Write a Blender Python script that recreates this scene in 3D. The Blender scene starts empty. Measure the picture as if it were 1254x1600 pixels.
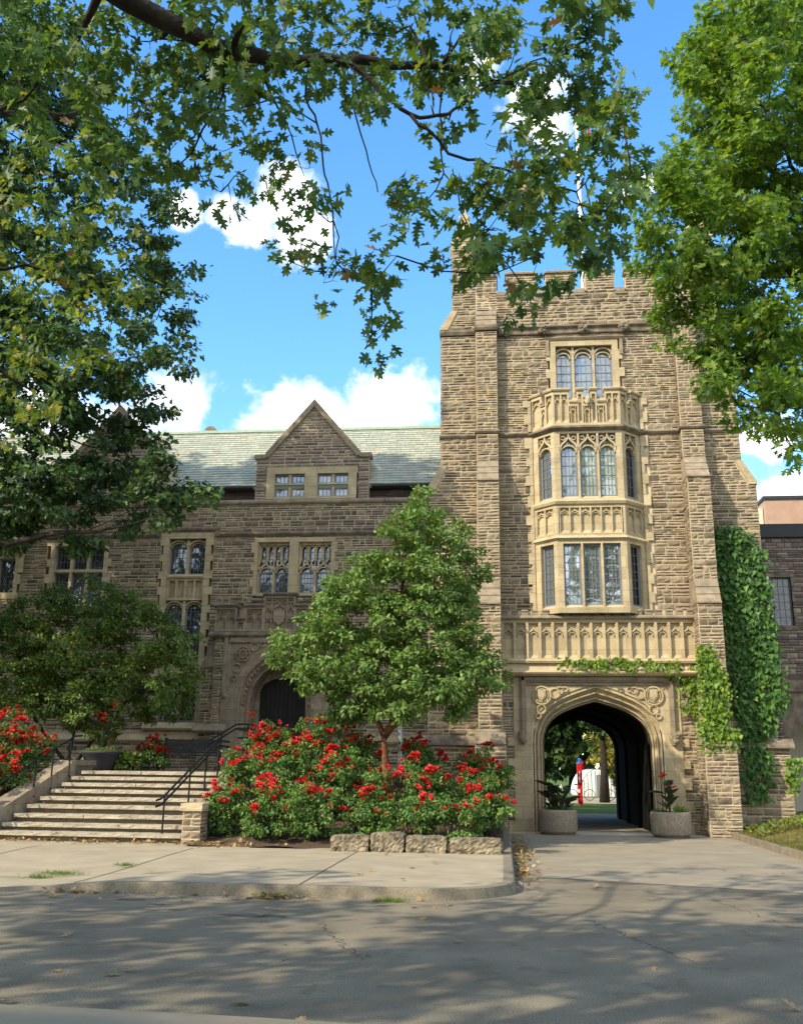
import bpy, math, random
import numpy as np
from mathutils import Vector, Matrix
R = math.radians
sc = bpy.context.scene
col = sc.collection

# ------------------------------------------------------------------ camera
CAM_H = 1.8
F_PX, YAW, PITCH, ROLL = 1500.0, R(6.0), R(14.93), R(0.7)
_f = np.array([-math.sin(YAW)*math.cos(PITCH), math.cos(YAW)*math.cos(PITCH), math.sin(PITCH)])
_r0 = np.array([math.cos(YAW), math.sin(YAW), 0.0]); _u0 = np.cross(_r0, _f)
_r = math.cos(ROLL)*_r0 + math.sin(ROLL)*_u0
_u = math.cos(ROLL)*_u0 - math.sin(ROLL)*_r0
cd = bpy.data.cameras.new('camera'); cam = bpy.data.objects.new('camera', cd); col.objects.link(cam)
cd.sensor_fit = 'VERTICAL'; cd.sensor_height = 24.0; cd.lens = 24.0*F_PX/1600.0
cd.clip_start = 0.05; cd.clip_end = 3000
cam.matrix_world = Matrix(((_r[0], _u[0], -_f[0], 0), (_r[1], _u[1], -_f[1], 0), (_r[2], _u[2], -_f[2], CAM_H), (0, 0, 0, 1)))
sc.camera = cam
sc.render.resolution_x, sc.render.resolution_y = 802, 1024

def ray(px, py):
    return _f + _r*(px-627)/F_PX - _u*(py-800)/F_PX
def at(px, py, Y):                      # survey helper: photograph point -> world point at depth Y
    d = ray(px, py); return np.array([0, 0, CAM_H]) + d*(Y/d[1])

# ------------------------------------------------------------------ light
SUN_AZ, SUN_EL = R(49), R(36)
S = Vector((-math.sin(SUN_AZ)*math.cos(SUN_EL), -math.cos(SUN_AZ)*math.cos(SUN_EL), math.sin(SUN_EL)))
ld = bpy.data.lights.new('sun', 'SUN'); ld.energy = 3.0; ld.angle = R(0.6); ld.color = (1.0, 0.875, 0.67)
sun = bpy.data.objects.new('sun', ld); col.objects.link(sun); sun.rotation_euler = S.to_track_quat('Z', 'Y').to_euler()
sc.view_settings.view_transform = 'Standard'; sc.view_settings.look = 'None'
sc.view_settings.exposure = 1.12; sc.view_settings.gamma = 1.0

w = bpy.data.worlds.new('World'); sc.world = w; w.use_nodes = True
nt = w.node_tree; nd = nt.nodes; lk = nt.links
for n in list(nd): nd.remove(n)
def wn(t, **k):
    n = nd.new(t)
    for a, b in k.items(): setattr(n, a, b)
    return n
sky = wn('ShaderNodeTexSky', sky_type='NISHITA'); sky.sun_disc = False
sky.sun_elevation = SUN_EL; sky.sun_rotation = R(180)+SUN_AZ
sky.air_density = 1.0; sky.dust_density = 0.4; sky.ozone_density = 1.6
hs = wn('ShaderNodeHueSaturation'); hs.inputs['Saturation'].default_value = 1.28; hs.inputs['Value'].default_value = 2.15; hs.inputs['Hue'].default_value = .499
lk.new(sky.outputs[0], hs.inputs['Color'])
tc = wn('ShaderNodeTexCoord')
CL = [  # cumulus patches: photo px, py, half-width, half-height
 (510, 650, 150, 78), (585, 640, 92, 62), (420, 665, 90, 50), (285, 640, 78, 82), (205, 665, 80, 70), (80, 640, 110, 80),
 (440, 300, 58, 76), (395, 345, 44, 40), (290, 325, 26, 32), (470, 365, 50, 52), (360, 320, 40, 30), (1200, 690, 42, 40), (1225, 765, 62, 40),
 (1190, 800, 50, 40), (850, 165, 70, 60), (990, 292, 34, 26), (760, 90, 46, 44)]
prev = None
for px, py, rx, ry in CL:
    c = ray(px, py); c = c/np.linalg.norm(c)
    k = np.linalg.norm(ray(px, py))*F_PX
    s1 = wn('ShaderNodeVectorMath', operation='SUBTRACT'); lk.new(tc.outputs['Generated'], s1.inputs[0]); s1.inputs[1].default_value = c
    s2 = wn('ShaderNodeVectorMath', operation='MULTIPLY'); lk.new(s1.outputs[0], s2.inputs[0]); s2.inputs[1].default_value = (k/rx, k/rx, k/ry)
    s3 = wn('ShaderNodeVectorMath', operation='LENGTH'); lk.new(s2.outputs[0], s3.inputs[0])
    m = wn('ShaderNodeMath', operation='SUBTRACT'); m.inputs[0].default_value = 1.0; lk.new(s3.outputs['Value'], m.inputs[1])
    if prev is None: prev = m
    else:
        q = wn('ShaderNodeMath', operation='SMOOTH_MAX'); q.inputs[2].default_value = 0.18
        lk.new(prev.outputs[0], q.inputs[0]); lk.new(m.outputs[0], q.inputs[1]); prev = q
# unseen clouds added behind the camera to whiten ambient light; also mirrored in glass
nb = wn('ShaderNodeTexNoise'); nb.inputs['Scale'].default_value = 3.2; nb.inputs['Detail'].default_value = 3; lk.new(tc.outputs['Generated'], nb.inputs['Vector'])
sep = wn('ShaderNodeSeparateXYZ'); lk.new(tc.outputs['Generated'], sep.inputs[0])
bk = wn('ShaderNodeMapRange'); bk.inputs[1].default_value = 0.25; bk.inputs[2].default_value = -0.2; bk.inputs[3].default_value = -1.2; bk.inputs[4].default_value = 0.55
lk.new(sep.outputs['Y'], bk.inputs[0])
nb2 = wn('ShaderNodeMath', operation='MULTIPLY_ADD'); lk.new(nb.outputs['Fac'], nb2.inputs[0]); nb2.inputs[1].default_value = 2.4; nb2.inputs[2].default_value = -1.2
nb3 = wn('ShaderNodeMath', operation='ADD'); lk.new(nb2.outputs[0], nb3.inputs[0]); lk.new(bk.outputs[0], nb3.inputs[1])
q = wn('ShaderNodeMath', operation='MAXIMUM'); lk.new(prev.outputs[0], q.inputs[0]); lk.new(nb3.outputs[0], q.inputs[1]); prev = q
n1 = wn('ShaderNodeTexNoise'); n1.inputs['Scale'].default_value = 15; n1.inputs['Detail'].default_value = 12; n1.inputs['Roughness'].default_value = 0.62; n1.inputs['Distortion'].default_value = .25
lk.new(tc.outputs['Generated'], n1.inputs['Vector'])
a1 = wn('ShaderNodeMath', operation='MULTIPLY_ADD'); lk.new(n1.outputs['Fac'], a1.inputs[0]); a1.inputs[1].default_value = 3.8; a1.inputs[2].default_value = -1.9
a2 = wn('ShaderNodeMath', operation='ADD'); lk.new(prev.outputs[0], a2.inputs[0]); lk.new(a1.outputs[0], a2.inputs[1])
mr = wn('ShaderNodeMapRange', interpolation_type='SMOOTHSTEP'); lk.new(a2.outputs[0], mr.inputs[0]); mr.inputs[1].default_value = -0.10; mr.inputs[2].default_value = 0.66
n2 = wn('ShaderNodeTexNoise'); n2.inputs['Scale'].default_value = 13; n2.inputs['Detail'].default_value = 9; lk.new(tc.outputs['Generated'], n2.inputs['Vector'])
cr = wn('ShaderNodeValToRGB'); cr.color_ramp.elements[0].position = 0.36; cr.color_ramp.elements[0].color = (5.2, 5.9, 6.9, 1); cr.color_ramp.elements[1].position = 0.55; cr.color_ramp.elements[1].color = (9.6, 9.7, 9.6, 1)
lk.new(n2.outputs['Fac'], cr.inputs['Fac'])
mx = wn('ShaderNodeMix', data_type='RGBA'); lk.new(mr.outputs[0], mx.inputs['Factor']); lk.new(hs.outputs[0], mx.inputs['A']); lk.new(cr.outputs[0], mx.inputs['B'])
bg = wn('ShaderNodeBackground'); bg.inputs['Strength'].default_value = 0.09; lk.new(mx.outputs['Result'], bg.inputs['Color'])
wo = wn('ShaderNodeOutputWorld'); lk.new(bg.outputs[0], wo.inputs['Surface'])

# ------------------------------------------------------------------ materials
def mat(name, base=None, rough=0.8, ramp=None, island=False, scale=6.0, detail=6.0, bump=0.0, bscale=30.0, spec=0.3, metal=0.0,
        stain=None, transl=0.0, amount=1.0, speck=0.0, sscale=60.0, joints=None):
    """ramp: list of (pos, rgb) driven by noise (island: by a random value per separate piece); stain: (rgb, scale, lo, hi)"""
    m = bpy.data.materials.new(name); m.use_nodes = True; t = m.node_tree; N = t.nodes; L = t.links
    p = N['Principled BSDF']; p.inputs['Roughness'].default_value = rough; p.inputs['Specular IOR Level'].default_value = spec; p.inputs['Metallic'].default_value = metal
    tcn = N.new('ShaderNodeTexCoord')
    c_out = None
    if ramp:
        r = N.new('ShaderNodeValToRGB'); e = r.color_ramp.elements
        e[0].position, e[0].color = ramp[0][0], (*ramp[0][1], 1); e[1].position, e[1].color = ramp[-1][0], (*ramp[-1][1], 1)
        for pos, c in ramp[1:-1]:
            x = e.new(pos); x.color = (*c, 1)
        nz = N.new('ShaderNodeTexNoise'); nz.inputs['Scale'].default_value = scale; nz.inputs['Detail'].default_value = detail; L.new(tcn.outputs['Object'], nz.inputs['Vector'])
        if island:
            g = N.new('ShaderNodeNewGeometry')
            a = N.new('ShaderNodeMath'); a.operation = 'MULTIPLY_ADD'; L.new(nz.outputs['Fac'], a.inputs[0]); a.inputs[1].default_value = 0.5; a.inputs[2].default_value = -0.25
            b = N.new('ShaderNodeMath'); b.operation = 'ADD'; L.new(g.outputs['Random Per Island'], b.inputs[0]); L.new(a.outputs[0], b.inputs[1])
            L.new(b.outputs[0], r.inputs['Fac'])
        else:
            L.new(nz.outputs['Fac'], r.inputs['Fac'])
        c_out = r.outputs[0]
    if stain:
        s = N.new('ShaderNodeTexNoise'); s.inputs['Scale'].default_value = stain[1]; s.inputs['Detail'].default_value = 7; s.inputs['Roughness'].default_value = 0.65
        mp = N.new('ShaderNodeMapping'); mp.inputs['Scale'].default_value = (1, 1, stain[4] if len(stain) > 4 else 1); L.new(tcn.outputs['Object'], mp.inputs['Vector']); L.new(mp.outputs[0], s.inputs['Vector'])
        mr_ = N.new('ShaderNodeMapRange'); mr_.inputs[1].default_value = stain[2]; mr_.inputs[2].default_value = stain[3]; mr_.inputs[4].default_value = amount; L.new(s.outputs['Fac'], mr_.inputs[0])
        x = N.new('ShaderNodeMix'); x.data_type = 'RGBA'; L.new(mr_.outputs[0], x.inputs['Factor'])
        if c_out: L.new(c_out, x.inputs['A'])
        else: x.inputs['A'].default_value = (*base, 1)
        x.inputs['B'].default_value = (*stain[0], 1); c_out = x.outputs['Result']
    if joints:                                  # mason's joints between dressed blocks
        sx = N.new('ShaderNodeSeparateXYZ'); L.new(tcn.outputs['Object'], sx.inputs[0]); ad_ = N.new('ShaderNodeMath'); L.new(sx.outputs['X'], ad_.inputs[0]); L.new(sx.outputs['Y'], ad_.inputs[1])
        cb = N.new('ShaderNodeCombineXYZ'); L.new(ad_.outputs[0], cb.inputs['X']); L.new(sx.outputs['Z'], cb.inputs['Y'])
        bt = N.new('ShaderNodeTexBrick'); bt.inputs['Scale'].default_value = 1; bt.inputs['Brick Width'].default_value = joints[0]; bt.inputs['Row Height'].default_value = joints[1]; bt.inputs['Mortar Size'].default_value = .008; bt.inputs['Mortar Smooth'].default_value = .3
        bt.inputs['Color1'].default_value = (1.06, 1.05, 1.04, 1); bt.inputs['Color2'].default_value = (.86, .85, .84, 1); bt.inputs['Mortar'].default_value = (.62, .60, .57, 1); L.new(cb.outputs[0], bt.inputs['Vector'])
        x = N.new('ShaderNodeMix'); x.data_type = 'RGBA'; x.blend_type = 'MULTIPLY'; x.inputs['Factor'].default_value = 1; L.new(c_out, x.inputs['A']); L.new(bt.outputs['Color'], x.inputs['B']); c_out = x.outputs['Result']
    if speck > 0:
        s = N.new('ShaderNodeTexNoise'); s.inputs['Scale'].default_value = sscale; s.inputs['Detail'].default_value = 4; s.inputs['Roughness'].default_value = .7; L.new(tcn.outputs['Object'], s.inputs['Vector'])
        mr_ = N.new('ShaderNodeMapRange'); mr_.inputs[1].default_value = .32; mr_.inputs[2].default_value = .68; mr_.inputs[3].default_value = 1-speck; mr_.inputs[4].default_value = 1+speck; L.new(s.outputs['Fac'], mr_.inputs[0])
        x = N.new('ShaderNodeVectorMath'); x.operation = 'SCALE'; L.new(c_out, x.inputs[0]); L.new(mr_.outputs[0], x.inputs['Scale']); c_out = x.outputs[0]
    if c_out: L.new(c_out, p.inputs['Base Color'])
    else: p.inputs['Base Color'].default_value = (*base, 1)
    if bump > 0:
        nb_ = N.new('ShaderNodeTexNoise'); nb_.inputs['Scale'].default_value = bscale; nb_.inputs['Detail'].default_value = 8; L.new(tcn.outputs['Object'], nb_.inputs['Vector'])
        bp = N.new('ShaderNodeBump'); bp.inputs['Strength'].default_value = bump; bp.inputs['Distance'].default_value = 0.03; L.new(nb_.outputs['Fac'], bp.inputs['Height']); L.new(bp.outputs[0], p.inputs['Normal'])
    if transl > 0:
        tr = N.new('ShaderNodeBsdfTranslucent'); ad = N.new('ShaderNodeMixShader'); ad.inputs[0].default_value = transl
        if c_out:
            gm = N.new('ShaderNodeMix'); gm.data_type = 'RGBA'; gm.blend_type = 'MULTIPLY'; gm.inputs['Factor'].default_value = 1; L.new(c_out, gm.inputs['A']); gm.inputs['B'].default_value = (1.5, 1.4, 0.5, 1)
            L.new(gm.outputs['Result'], tr.inputs['Color'])
        else: tr.inputs['Color'].default_value = (*base, 1)
        L.new(p.outputs[0], ad.inputs[1]); L.new(tr.outputs[0], ad.inputs[2]); L.new(ad.outputs[0], N['Material Output'].inputs['Surface'])
    return m

M = {}
M['stone'] = mat('rock_faced_sandstone', rough=0.92, island=True, scale=7, ramp=[(0.0, (0.107, 0.086, 0.061)), (.2, (0.172, 0.137, 0.095)), (.45, (0.229, 0.185, 0.126)), (.7, (0.272, 0.222, 0.148)), (.9, (0.307, 0.252, 0.171)), (1.0, (0.214, 0.159, 0.110))], bump=0.5, bscale=22, spec=.15, speck=0.22, sscale=30, stain=((0.126, 0.106, 0.084), .9, .50, .74, .3), amount=.6)
M['stone_grey'] = mat('weathered_grey_sandstone', rough=0.92, island=True, scale=7, ramp=[(0.0, (0.104, 0.087, 0.067)), (.3, (0.181, 0.152, 0.109)), (.55, (0.245, 0.202, 0.141)), (.8, (0.298, 0.248, 0.169)), (1.0, (0.362, 0.301, 0.204))], bump=0.5, bscale=22, spec=.15, speck=0.25, sscale=30, stain=((0.105, 0.091, 0.075), .9, .48, .72, .3), amount=.6)
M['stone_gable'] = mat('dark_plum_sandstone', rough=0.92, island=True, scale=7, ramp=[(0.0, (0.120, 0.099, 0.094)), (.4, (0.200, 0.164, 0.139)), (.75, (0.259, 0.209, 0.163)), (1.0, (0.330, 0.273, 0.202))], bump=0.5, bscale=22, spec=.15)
M['mortar'] = mat('pale_mortar', rough=0.95, ramp=[(.3, (0.432, 0.342, 0.232)), (.7, (0.624, 0.513, 0.351))], scale=5, bump=.3, bscale=60, spec=.1)
M['trim'] = mat('buff_dressed_limestone', rough=0.85, ramp=[(.25, (0.376, 0.303, 0.183)), (.5, (0.459, 0.379, 0.238)), (.75, (0.507, 0.429, 0.280))], scale=2.5, stain=((0.196, 0.167, 0.121), 1.7, .56, .78), amount=.75, bump=.15, bscale=35, spec=.2, speck=0.12, sscale=22, joints=(.62, .36))
M['trim_pale'] = mat('pale_dressed_limestone', rough=0.85, ramp=[(.25, (0.425, 0.343, 0.217)), (.5, (0.510, 0.419, 0.269)), (.75, (0.552, 0.461, 0.303))], scale=2.5, stain=((0.255, 0.210, 0.139), 2.6, .60, .8), amount=.6, bump=.12, bscale=35, spec=.2, joints=(.62, .36))
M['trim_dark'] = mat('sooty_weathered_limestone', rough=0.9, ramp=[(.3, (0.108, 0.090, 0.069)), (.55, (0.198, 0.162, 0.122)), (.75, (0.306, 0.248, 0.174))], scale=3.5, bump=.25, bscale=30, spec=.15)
M['trim_grey'] = mat('grey_weathered_limestone', rough=0.9, ramp=[(.3, (0.216, 0.179, 0.130)), (.6, (0.304, 0.251, 0.180)), (.8, (0.368, 0.305, 0.216))], scale=4, stain=((0.128, 0.103, 0.072), 3, .58, .75), amount=.6, bump=.2, bscale=30, spec=.15, joints=(.62, .36))
M['fascia'] = mat('shade_brown_backing', rough=0.9, island=True, ramp=[(.0, (.07, .05, .045)), (1., (.13, .095, .08))], bump=.2)  # sandstone darkened to paint in the shade under the eave
M['tunnel'] = mat('shade_black_vault_stone', rough=0.95, ramp=[(.3, (0.006, 0.005, 0.005)), (.7, (0.012, 0.011, 0.009))], scale=3, bump=.3, spec=.05)  # shade inside the passage painted into the stone colour
M['slate'] = mat('pale_grey_green_slate', rough=0.65, island=True, scale=2, ramp=[(0, (0.316, 0.344, 0.279)), (.35, (0.363, 0.391, 0.316)), (.7, (0.400, 0.423, 0.339)), (.9, (0.437, 0.437, 0.344)), (.97, (0.400, 0.344, 0.270)), (1, (0.344, 0.381, 0.316))], bump=.25, bscale=18, spec=.35)
M['copper'] = mat('verdigris_copper', rough=0.6, ramp=[(.3, (.30, .42, .34)), (.7, (.38, .50, .40))], spec=.4)
M['gutter'] = mat('black_gutter', base=(.03, .032, .035), rough=0.5)
M['lead'] = mat('grey_lead_cames', base=(.16, .175, .19), rough=0.55, spec=.4)
M['casement'] = mat('grey_steel_casement', base=(.17, .19, .215), rough=0.5, spec=.4)
def glass(name, base, refl, rough=0.03, bump=.35):
    m = bpy.data.materials.new(name); m.use_nodes = True; t = m.node_tree; N = t.nodes; L = t.links
    p = N['Principled BSDF']; p.inputs['Base Color'].default_value = (*base, 1); p.inputs['Roughness'].default_value = 0.25
    g = N.new('ShaderNodeBsdfGlossy'); g.inputs['Roughness'].default_value = rough; g.inputs['Color'].default_value = (.9, .95, 1, 1)
    mxs = N.new('ShaderNodeMixShader'); lw = N.new('ShaderNodeFresnel'); lw.inputs['IOR'].default_value = 1.5
    ma = N.new('ShaderNodeMath'); ma.operation = 'MULTIPLY_ADD'; ma.inputs[1].default_value = 1.0; ma.inputs[2].default_value = refl; L.new(lw.outputs[0], ma.inputs[0]); ma.use_clamp = True
    tcn = N.new('ShaderNodeTexCoord'); vo = N.new('ShaderNodeTexNoise'); vo.inputs['Scale'].default_value = 2.2; vo.inputs['Detail'].default_value = 1; L.new(tcn.outputs['Object'], vo.inputs['Vector'])
    bp = N.new('ShaderNodeBump'); bp.inputs['Strength'].default_value = bump; bp.inputs['Distance'].default_value = .06; L.new(vo.outputs['Fac'], bp.inputs['Height']); L.new(bp.outputs[0], g.inputs['Normal'])
    L.new(ma.outputs[0], mxs.inputs[0]); L.new(p.outputs[0], mxs.inputs[1]); L.new(g.outputs[0], mxs.inputs[2]); L.new(mxs.outputs[0], N['Material Output'].inputs['Surface'])
    return m
M['glass'] = glass('dark_leaded_glass', (.012, .014, .016), .10)
M['glass_bright'] = glass('sky_glare_leaded_glass', (.15, .175, .19), .42)  # lit copy: sky glare painted into the pane colour
M['glass_blind'] = glass('glass_over_pale_blind', (.30, .36, .30), .14)
M['glass_blue'] = glass('glass_over_grey_blind', (.13, .165, .20), .14)
M['glass_dark'] = glass('shade_dark_leaded_glass', (.006, .007, .008), .03)  # shaded copy: pane colour darkened for sides turned from the sun
M['asphalt'] = mat('worn_grey_asphalt', rough=0.95, ramp=[(.3, (0.148, 0.126, 0.089)), (.5, (0.196, 0.167, 0.116)), (.7, (0.236, 0.201, 0.138))], scale=0.9, detail=9, stain=((0.119, 0.103, 0.075), 2.2, .56, .64), amount=.55, bump=.35, bscale=85, spec=.15, speck=0.55, sscale=70)
M['drive'] = mat('pale_worn_drive_asphalt', rough=0.95, ramp=[(.3, (0.229, 0.199, 0.145)), (.7, (0.307, 0.266, 0.191))], scale=1.3, detail=9, stain=((0.186, 0.166, 0.121), 2.0, .58, .70), amount=.5, bump=.3, bscale=80, spec=.15, speck=0.25, sscale=70)
M['patch'] = mat('old_asphalt_patch', rough=0.95, ramp=[(.3, (.10, .088, .066)), (.7, (.135, .118, .088))], scale=6, bump=.4, bscale=80, spec=.1, speck=.5, sscale=70)
M['crack'] = mat('tar_filled_crack', base=(.055, .052, .048), rough=0.9)
M['concrete'] = mat('sidewalk_concrete', rough=0.9, ramp=[(.3, (0.292, 0.248, 0.171)), (.7, (0.373, 0.317, 0.221))], scale=1.6, detail=8, stain=((0.267, 0.229, 0.171), 1.1, .55, .7), amount=.5, bump=.15, bscale=70, spec=.15, speck=0.14, sscale=60)
M['kerb'] = mat('kerb_concrete', rough=0.92, ramp=[(.3, (0.169, 0.144, 0.105)), (.7, (0.257, 0.220, 0.156))], scale=3, detail=8, stain=((0.116, 0.097, 0.072), 2.5, .55, .68), amount=.6, bump=.3, bscale=60, spec=.15, speck=0.3, sscale=45)
M['thresh'] = mat('pale_threshold_concrete', rough=0.9, ramp=[(.3, (0.425, 0.376, 0.299)), (.7, (0.493, 0.439, 0.352))], scale=3, bump=.15, bscale=60)
M['limestone'] = mat('rough_limestone_block', rough=0.93, ramp=[(.3, (.07, .058, .04)), (.5, (.20, .168, .115)), (.7, (.33, .28, .19))], scale=5, detail=10, bump=1.0, bscale=14, spec=.15, speck=0.35, sscale=22)
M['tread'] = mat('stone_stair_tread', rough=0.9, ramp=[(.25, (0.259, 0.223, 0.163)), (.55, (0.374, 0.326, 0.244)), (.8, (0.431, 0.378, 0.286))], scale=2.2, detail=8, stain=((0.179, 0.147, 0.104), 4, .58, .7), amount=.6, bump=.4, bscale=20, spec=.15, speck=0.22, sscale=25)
M['riser'] = mat('shade_painted_riser_stone', rough=0.95, ramp=[(.3, (0.120, 0.095, 0.064)), (.7, (0.180, 0.146, 0.100))], scale=5, bump=.3, bscale=30)  # riser tone darkened, shade below the nosings painted in
M['black'] = mat('black_painted_steel', base=(.008, .008, .008), rough=0.55, spec=.3)
M['door'] = mat('black_oak_door', rough=0.6, ramp=[(.3, (.010, .009, .008)), (.7, (.022, .018, .015))], scale=4)
M['soil'] = mat('dark_mulch', rough=0.98, ramp=[(.3, (.05, .033, .022)), (.7, (.12, .08, .05))], scale=20, bump=.8, bscale=40)
M['aggregate'] = mat('exposed_aggregate_concrete', rough=0.95, ramp=[(.3, (0.144, 0.116, 0.083)), (.5, (0.270, 0.224, 0.163)), (.68, (0.396, 0.332, 0.250))], scale=38, detail=4, bump=.7, bscale=45, spec=.15, speck=0.35, sscale=70)
M['bowl'] = mat('charcoal_planter', base=(.045, .045, .048), rough=0.7, bump=.1)
M['lawn'] = mat('dry_lawn', rough=0.95, ramp=[(.3, (.10, .10, .03)), (.5, (.16, .135, .045)), (.7, (.21, .17, .065))], scale=5, detail=8, bump=.6, bscale=30, spec=.05)
M['park'] = mat('green_lawn', rough=0.95, ramp=[(.3, (.06, .10, .02)), (.7, (.11, .16, .035))], scale=3, bump=.5, bscale=20, spec=.05)
M['bark'] = mat('dark_grey_bark', rough=0.95, ramp=[(.3, (.022, .018, .015)), (.7, (.055, .045, .037))], scale=6, bump=.8, bscale=14, spec=.1)
M['bark_red'] = mat('cinnamon_peeling_bark', rough=0.85, ramp=[(.3, (0.083, 0.036, 0.019)), (.55, (0.165, 0.073, 0.034)), (.75, (0.247, 0.137, 0.078))], scale=7, bump=.8, bscale=16, spec=.2)
def leafmat(name, cols, tr=.35, rough=.5, spec=.35):
    n_ = len(cols); return mat(name, rough=rough, spec=spec, island=True, scale=.9, detail=2, ramp=[(i/(n_-1), c) for i, c in enumerate(cols)], transl=tr)
M['leaf_oak'] = leafmat('red_oak_leaf', [(0.052, 0.107, 0.041), (0.069, 0.141, 0.048), (0.090, 0.172, 0.052), (0.121, 0.207, 0.052), (0.155, 0.241, 0.059)])
M['leaf_oak_sun'] = leafmat('sunlit_tint_oak_leaf', [(0.071, 0.122, 0.020), (0.122, 0.177, 0.026), (0.186, 0.225, 0.036), (0.273, 0.273, 0.045)], tr=.45)  # sunlight painted in: yellower copy of the oak leaf
M['leaf_dark'] = leafmat('dark_oak_leaf', [(0.033, 0.069, 0.032), (0.045, 0.092, 0.038), (0.063, 0.120, 0.041), (0.087, 0.151, 0.044)], tr=.25)
M['leaf_maple'] = leafmat('bright_maple_leaf', [(0.072, 0.150, 0.023), (0.104, 0.202, 0.029), (0.137, 0.247, 0.034), (0.182, 0.286, 0.039), (0.247, 0.325, 0.046)], tr=.45)
M['leaf_small'] = leafmat('paperbark_maple_leaf', [(0.081, 0.152, 0.038), (0.109, 0.197, 0.045), (0.147, 0.244, 0.058), (0.216, 0.306, 0.081)], tr=.3)
M['leaf_shrub'] = leafmat('shrub_leaf', [(0.068, 0.129, 0.030), (0.098, 0.168, 0.036), (0.135, 0.205, 0.039), (0.209, 0.246, 0.049)], tr=.25)
M['leaf_rose'] = leafmat('rose_leaf', [(0.054, 0.134, 0.036), (0.083, 0.181, 0.041), (0.133, 0.242, 0.051), (0.231, 0.314, 0.075)], tr=.3)
M['leaf_ivy'] = leafmat('boston_ivy_leaf', [(0.066, 0.137, 0.017), (0.103, 0.200, 0.021), (0.160, 0.272, 0.027), (0.243, 0.320, 0.034)], tr=.3)
M['leaf_ivy_dark'] = leafmat('deep_boston_ivy_leaf', [(0.032, 0.089, 0.020), (0.047, 0.127, 0.024), (0.074, 0.171, 0.030), (0.112, 0.208, 0.032)], tr=.25)
M['leaf_dry'] = leafmat('fallen_brown_leaf', [(.16, .085, .035), (.26, .15, .06), (.36, .25, .12), (.42, .33, .20)], tr=.2)
M['leaf_far'] = leafmat('far_tree_leaf', [(.030, .065, .022), (.05, .095, .026), (.08, .13, .035)], tr=.3)
M['leaf_gold'] = leafmat('yellow_autumn_leaf', [(.20, .17, .02), (.30, .24, .03), (.22, .22, .04)], tr=.3)
M['leaf_canna'] = leafmat('bronze_canna_leaf', [(.022, .035, .018), (.035, .05, .022), (.06, .075, .03)], tr=.15)
M['grass'] = leafmat('grass_blade', [(.08, .115, .022), (.14, .145, .035), (.22, .19, .06)], tr=.3)
M['petal'] = leafmat('red_rose_petal', [(.28, .006, .008), (.50, .010, .013), (.62, .016, .018), (.70, .05, .03), (.66, .10, .07)], tr=.2)
M['petal_orange'] = leafmat('scarlet_canna_petal', [(.55, .015, .008), (.68, .035, .012)], tr=.2)
M['petal_white'] = leafmat('white_petal', [(.7, .68, .5), (.75, .6, .15)], tr=.2)
M['steel'] = mat('galvanised_steel', base=(.42, .43, .43), rough=0.4, metal=.6)
M['white'] = mat('white_paint', base=(.78, .78, .76), rough=0.5)
M['membrane'] = mat('white_ribbed_membrane', ramp=[(.3, (.70, .71, .70)), (.7, (.80, .80, .79))], scale=1.2, rough=0.6)
M['red'] = mat('red_enamel', base=(.50, .015, .018), rough=0.4)
M['blue_lamp'] = mat('blue_lamp_lens', base=(.05, .18, .62), rough=0.2)
M['tan_brick'] = mat('tan_brick', ramp=[(.3, (.36, .23, .16)), (.7, (.44, .29, .205))], scale=1.5, detail=8, bump=.2)
M['cream'] = mat('cream_panel', base=(.60, .56, .44), rough=0.8)
M['paint'] = mat('champagne_car_paint', base=(.50, .44, .34), rough=0.22, metal=.2, spec=.6)
M['tyre'] = mat('black_rubber', base=(.02, .02, .02), rough=0.85)
M['flag_red'] = mat('red_flag_cloth', base=(.62, .02, .06), rough=0.8)
M['flag_white'] = mat('white_flag_cloth', base=(.75, .74, .74), rough=0.8)

# ------------------------------------------------------------------ mesh helpers
ROOT = {}                                # object -> world base of its thing
def thing(name, label, cat, loc=(0, 0, 0), group=None, rz=0.0):
    o = bpy.data.objects.new(name, None); col.objects.link(o); o.location = loc; o.rotation_euler = (0, 0, rz); o.empty_display_size = .2
    o['label'] = label; o['category'] = cat
    if group: o['group'] = group
    ROOT[o.name] = np.array(loc, float)
    return o
def tag(o, label=None, cat=None, group=None, kind=None):
    for k, v in (('label', label), ('category', cat), ('group', group), ('kind', kind)):
        if v: o[k] = v
    return o
def link(name, me, mats, parent=None, base=None, local=False):
    for m in (mats if isinstance(mats, (list, tuple)) else [mats]): me.materials.append(M[m])
    o = bpy.data.objects.new(name, me); col.objects.link(o)
    if parent is not None:
        o.parent = parent; b = ROOT[parent.name]; ROOT[o.name] = b
    else:
        b = np.array(base if base is not None else (0, 0, 0), float); o.location = b; ROOT[o.name] = b
    if not local and np.any(b != 0): me.transform(Matrix.Translation(Vector(-b)))
    return o
def IDT(u, n, z): return (u, n, z)
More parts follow.
